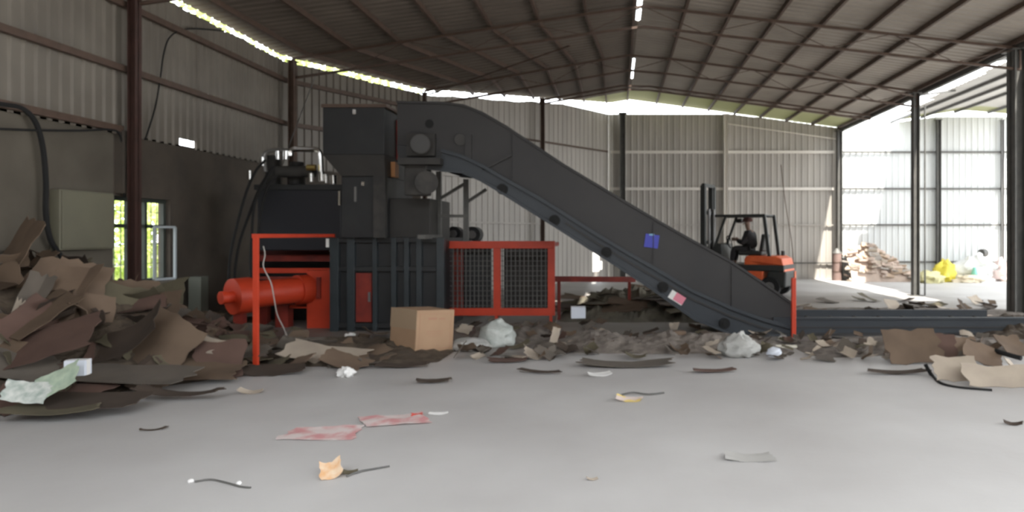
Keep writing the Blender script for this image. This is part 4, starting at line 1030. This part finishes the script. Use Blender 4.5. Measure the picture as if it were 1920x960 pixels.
# behind the flat conveyor
for k in range(26):
    x = rnd.uniform(1500, 1880); y = rnd.uniform(560, 592)
    p = fl(x, y); s = 'left' if x < 1620 else ('middle' if x < 1750 else 'right')
    s2_ = 'near row' if y > 576 else 'far row'
    for _try in range(25):
        w_ = rnd.uniform(.15, .50); l_ = rnd.uniform(.12, .34); ck = rnd.choice(['greyish', 'brown', 'dark brown', 'pale', 'olive'])
        lb = describe(ck, w_, l_, None, 0, rnd.choice(['scrap', 'torn board']))+f' behind the flat conveyor, {s}, {s2_}'
        if lb not in used_labels: break
    put_sheet('cardboard_scrap', w_, l_, ck, p+Vector((0,0,.04)), (rnd.gauss(.1, .3), rnd.gauss(0, .25), rnd.uniform(-1.5, 1.5)), unique(lb, x, y), 'cardboard', 'scraps behind the flat conveyor', rnd, .1)
for k in range(34):
    x = rnd.uniform(1050, 1300); y = rnd.uniform(560, 595); Y = rnd.uniform(13, 15.5)
    X = (x-CX)*Y/FPX
    yy = 'front' if Y < 13.8 else ('middle' if Y < 14.7 else 'back'); s = 'left' if x < 1120 else ('centre' if x < 1210 else 'right')
    for _try in range(25):
        w_ = rnd.uniform(.25, .9); l_ = rnd.uniform(.25, .6); ck = rnd.choice(['greyish', 'olive', 'dark brown', 'olive', 'brown'])
        lb = describe(ck, w_, l_, None, 0, rnd.choice(['sheet', 'flattened carton']))+f' on the heap behind the slope, {s}, {yy}'
        if lb not in used_labels: break
    v_ = (Y-12.6)/3.8; u_ = (X+1.1)/4.1
    z = .62*max(0, math.sin(PI*min(max(u_, 0), 1)))**.5*math.sin(PI*v_)**.8*.62
    put_sheet('flattened_carton', w_, l_, ck, (X, Y, z+.05), (rnd.gauss(.05, .12), rnd.gauss(0, .12), rnd.uniform(-.5, .5)), unique(lb, x, y), 'cardboard', 'flattened cartons behind the conveyor', rnd, .03)
# loose things on the open floor
paper_pink = mat('pink_printed_sheet', (.70, .60, .58), .8, col2=(.62, .30, .30), scale=5, contrast=(.45, .62))
c = fl(598, 815); put_sheet('printed_sheet', .55, .34, 'pale', c, (0, 0, .15), 'flattened pink printed sheet on the floor, left of the pair', 'paper', None, rnd, 0, None, .003, m=paper_pink, jag=.18)
c = fl(735, 787); put_sheet('printed_sheet', .50, .36, 'pale', c, (0, 0, .25), 'flattened pink printed sheet on the floor, right of the pair', 'paper', None, rnd, 0, None, .003, m=paper_pink, jag=.2)
c = fl(782, 781); put_sheet('red_scrap', .09, .07, 'pale', c+Vector((0,0,.01)), (.2, 0, .2), 'small red scrap on the right pink sheet', 'scrap', None, rnd, .2, None, .003, m=print_red)
c = fl(822, 777); put_sheet('white_scrap', .17, .05, 'pale', c, (.1, 0, .1), 'small white strip right of the pink sheets', 'paper', None, rnd, .1, None, .004, m=white_m)
c = fl(622, 893); put_sheet('orange_wrapper', .14, .16, 'tan', c+Vector((0,0,.02)), (.5, -.3, .3), 'orange and cream crumpled wrapper on the near floor', 'wrapper', None, rnd, .35, None, .003, m=mat('orange_wrap', (.70, .40, .20), .6, col2=(.80, .66, .50), scale=14))
c = fl(655, 888); put_sheet('dark_scrap', .10, .05, 'olive', c, (.2, .1, .3), 'small olive scrap touching the orange wrapper', 'scrap', None, rnd, .3, None, .003)
cable('string', [fl(650, 893, .01), fl(672, 884, .015), fl(700, 879, .01), fl(730, 874, .008)], .006, grey_steel, 'dark string trailing right of the orange wrapper', 'string')
cable('string', [fl(365, 903, .01), fl(395, 899, .01), fl(425, 905, .012), fl(450, 912, .01), fl(470, 914, .008)], .006, grey_steel, 'dark twisted string on the near floor left of the orange wrapper', 'string')
sack('white_pebble', fl(448, 908), (.03, .03, .02), 4, white_m, 'tiny white bit on the dark twisted string', 'scrap', neck=False)
sack('white_scrap', fl(358, 904), (.04, .03, .02), 6, white_m, 'tiny white bit at the left end of the twisted string', 'scrap', neck=False)
c = fl(1180, 752); put_sheet('yellow_wrapper', .24, .10, 'pale', c+Vector((0,0,.01)), (.25, .1, -.1), 'cream and yellow wrapper in the middle of the open floor', 'wrapper', None, rnd, .2, None, .003, m=mat('yellow_wrap', (.66, .55, .50), .6, col2=(.75, .58, .22), scale=9, contrast=(.5, .56)))
cable('string', [fl(1158, 742, .01), fl(1185, 736, .02), fl(1215, 739, .015), fl(1245, 736, .01)], .008, grey_steel, 'dark string above the yellow wrapper', 'string')
c = fl(1126, 704); put_sheet('white_paper_scrap', .26, .14, 'pale', c, (.05, 0, .2), 'pale paper lying alone below the litter belt', 'paper', None, rnd, .15, None, .004, m=white_m)
c = fl(1405, 860); put_sheet('clear_film', .33, .16, 'pale', c, (.04, 0, -.1), 'crumpled pale film on the near floor, right of centre', 'film', None, rnd, .12, None, .002, m=mat('floor_film', (.46, .45, .43), .5))
c = fl(1900, 797); put_sheet('dark_scrap', .14, .06, 'dark brown', c, (.2, 0, -.3), 'dark scrap on the floor at the right photo edge', 'scrap', None, rnd, .3, None, .004)
c = fl(288, 807); put_sheet('dark_scrap', .18, .03, 'dark brown', c, (.1, 0, .4), 'thin dark sliver on the floor in front of the left pile', 'scrap', None, rnd, .2, None, .004)
c = fl(470, 738); put_sheet('paper_scrap', .22, .08, 'pale', c, (.2, .1, .2), 'pale torn scrap on the floor below the orange post', 'scrap', None, rnd, .3, None, .004)
c = fl(1110, 900); put_sheet('paper_scrap', .07, .03, 'pale', c, (.1, .1, .2), 'tiny pale scrap on the near floor at the centre', 'scrap', None, rnd, .3, None, .003)

# ------------------------------------------------------------------ far right corner: rubble heap, barrel, bags
mb = MB(); nx_, ny_ = 40, 20
def hr(X):
    u = (X-7.9)/2.5
    return 0 if u < 0 or u > 1 else (.95+.3*(u/.38) if u < .38 else 1.25*(1-(u-.38)/.62)**.85)
for j in range(ny_+1):
    for i in range(nx_+1):
        X = 8.0+2.5*i/nx_; v = j/ny_; Y = 23.5+1.4*v
        z = hr(X)*min(1, v*2.2)**.6*(.9+.2*noise.noise(Vector((X*4, Y*4, 0))))
        mb.v.append(Vector((X, Y, z)))
for j in range(ny_):
    for i in range(nx_):
        a = j*(nx_+1)+i; mb.f.append((a, a+1, a+nx_+2, a+nx_+1))
tag(mb.build('rubble', pinkrub, origin=(9.1, 24.2, 0)), 'pale pinkish rubble under the board pieces at the back wall', 'rubble', kind='stuff')
for k in range(110):
    X = rnd.uniform(7.98, 10.3); v = rnd.uniform(0.02, .70); Y = 23.45+1.3*v; z = hr(X)*min(1, v*2.2)**.6
    if X < 8.1: z *= rnd.random(); 
    s = 'far left' if X < 8.3 else ('left' if X < 8.8 else ('middle' if X < 9.4 else 'right')); h_ = 'low' if z < .35 else ('mid-height' if z < .8 else 'near the top')
    for _try in range(25):
        w_ = rnd.uniform(.14, .40); l_ = rnd.uniform(.08, .22)
        sh = rnd.choice(['upright', 'slanting', 'flat', 'flat']); rx = {'upright': 1.0, 'slanting': .5, 'flat': .1}[sh]
        ck = rnd.choice(['pinkish', 'pinkish', 'pinkish', 'pale', 'pale', 'tan', 'greyish'])
        lb = f"{'wide' if w_ > .3 else ('medium' if w_ > .22 else 'small')} {ck} {sh} {'slab' if l_ > .15 else 'board piece'} {h_}, {s} of the rubble heap"
        if lb not in used_labels: break
    put_sheet('board_piece', w_, l_, ck, (X, Y, z+.04), (rx+rnd.gauss(0, .1), rnd.gauss(0, .22), rnd.uniform(-.5, .5)), unique(lb, 0, 0), 'board', 'board pieces on the rubble heap', rnd, .05, None, .05, m={'pinkish': pinkrub, 'greyish': greyrub, 'tan': tanrub}.get(ck))
br = thing('barrel', at(1569, 523, 24.2), 'brown barrel with a dark lid beside the rubble heap at the back wall', 'barrel'); br.location.z = 0; ORG[br.name] = br.location.copy()
bx_, by_ = br.location.x, br.location.y
MB().cyl((bx_, by_, 0), (bx_, by_, .95), .16, n=24).build('barrel_body', mat('brown_drum', (.22, .15, .13), .7), br, smooth=True)
for z in (.3, .62): MB().cyl((bx_, by_, z), (bx_, by_, z+.03), .17, n=24).build('hoop', brown_steel, br, smooth=True)
MB().cyl((bx_, by_, .95), (bx_, by_, 1.12), .17, .05, n=24).build('lid', grey_steel, br, smooth=True)
wb = mat('white_sack', (.78, .79, .77), .6, col2=(.7, .7, .68), scale=4, bump=.3)
for (x, y, Y, sx, sy, sz, m_, lb) in (
  (1770, 524, 23.6, .75, .6, .72, yellow_m, 'bright yellow bag on the floor right of the grey wall column'),
  (1742, 531, 23.0, .8, .6, .38, mat('pale_yellow_bag', (.72, .68, .38), .6), 'pale yellow bag between the slim column and the bright yellow bag'),
  (1825, 524, 24.0, 1.3, .8, .78, wb, 'big white sack against the white wall, left of the pair'),
  (1851, 523, 24.2, .8, .7, .66, wb, 'white sack against the white wall, right of the pair'),
  (1815, 530, 23.2, 1.0, .5, .22, mat('cream_bag', (.75, .66, .5), .6), 'low cream sack in front of the white sacks'),
  (1880, 524, 24.0, .9, .7, .66, mat('pink_sack', (.62, .50, .47), .7), 'pinkish grey sack next to the thick right column')):
    c = at(x, y, Y); sack('woven_sack', (c.x, Y, 0), (sx, sy, sz), int(x), m_, lb, neck=(sz > .5), rough=.55)
c = at(1826, 505, 23.5); tag(MB().cyl((c.x, 23.45, .25), (c.x, 23.45, .5), .12, .05, n=14).build('green_bottle', mat('sea_green_plastic', (.25, .62, .5), .5), smooth=True), 'sea green plastic bottle in front of the big white sack', 'bottle')
tag(MB().cyl((12.9, 24.5, .95), (13.1, 24.6, .95), .14, n=16).build('rolled_mat', grey_steel, smooth=True), 'dark rolled bundle resting on the pinkish sack', 'bundle')

# ------------------------------------------------------------------ trees outside the left wall
def tree(x, y, h, r, n, seed, label, name='tree', z0=None):
    rr_ = random.Random(seed); t = thing(name, (x, y, -.15), label, 'tree')
    zc = h-r*.9; mb = MB()
    for _ in range(n):
        while True:
            v = Vector((rr_.uniform(-1, 1), rr_.uniform(-1, 1), rr_.uniform(-1, 1)))
            if .35 < v.length < 1: break
        k = 1+.35*noise.noise(v*2.2+Vector((seed, 0, 0)))
        c = Vector((x+v.x*r*k, y+v.y*r*k, zc+v.z*r*.95*k)); c.z = max(c.z, .1)
        s_ = rr_.uniform(.10, .20); q_ = Matrix.Rotation(rr_.uniform(0, 6.28), 3, Vector((rr_.uniform(-1, 1), rr_.uniform(-1, 1), rr_.uniform(-1, 1))).normalized())
        mb.add([c+q_ @ Vector(p) for p in ((-s_, 0, 0), (0, -s_*.45, .02), (s_, 0, 0), (0, s_*.45, .02))], [(0,1,2,3)])
    mb.build('foliage', leaf_m, t)
    MB().tube([(x, y, -.15), (x+.1, y+.1, zc*.5), (x, y, zc+r*.3)], .10 if h > 4 else .05).build('trunk', bark_m, t, smooth=True)
    return t
tree(-11.6, 16.4, 2.9, 1.6, 1500, 1, 'yellow-green bush seen through the barred window, right half', 'bush')
tree(-11.0, 13.5, 1.7, .95, 800, 2, 'yellow-green bush seen low in the left half of the barred window', 'bush')
tree(-13.0, 19.0, 9.2, 2.6, 3200, 3, 'tall yellow-green tree showing in the gap above the left sheet wall')
tree(-11.0, 26.5, 10.0, 3.0, 3200, 4, 'pale green tree showing in the roof gap by the conveyor head')

print('DUPS', sum(v-1 for v in used_labels.values() if v > 1), len(used_labels))
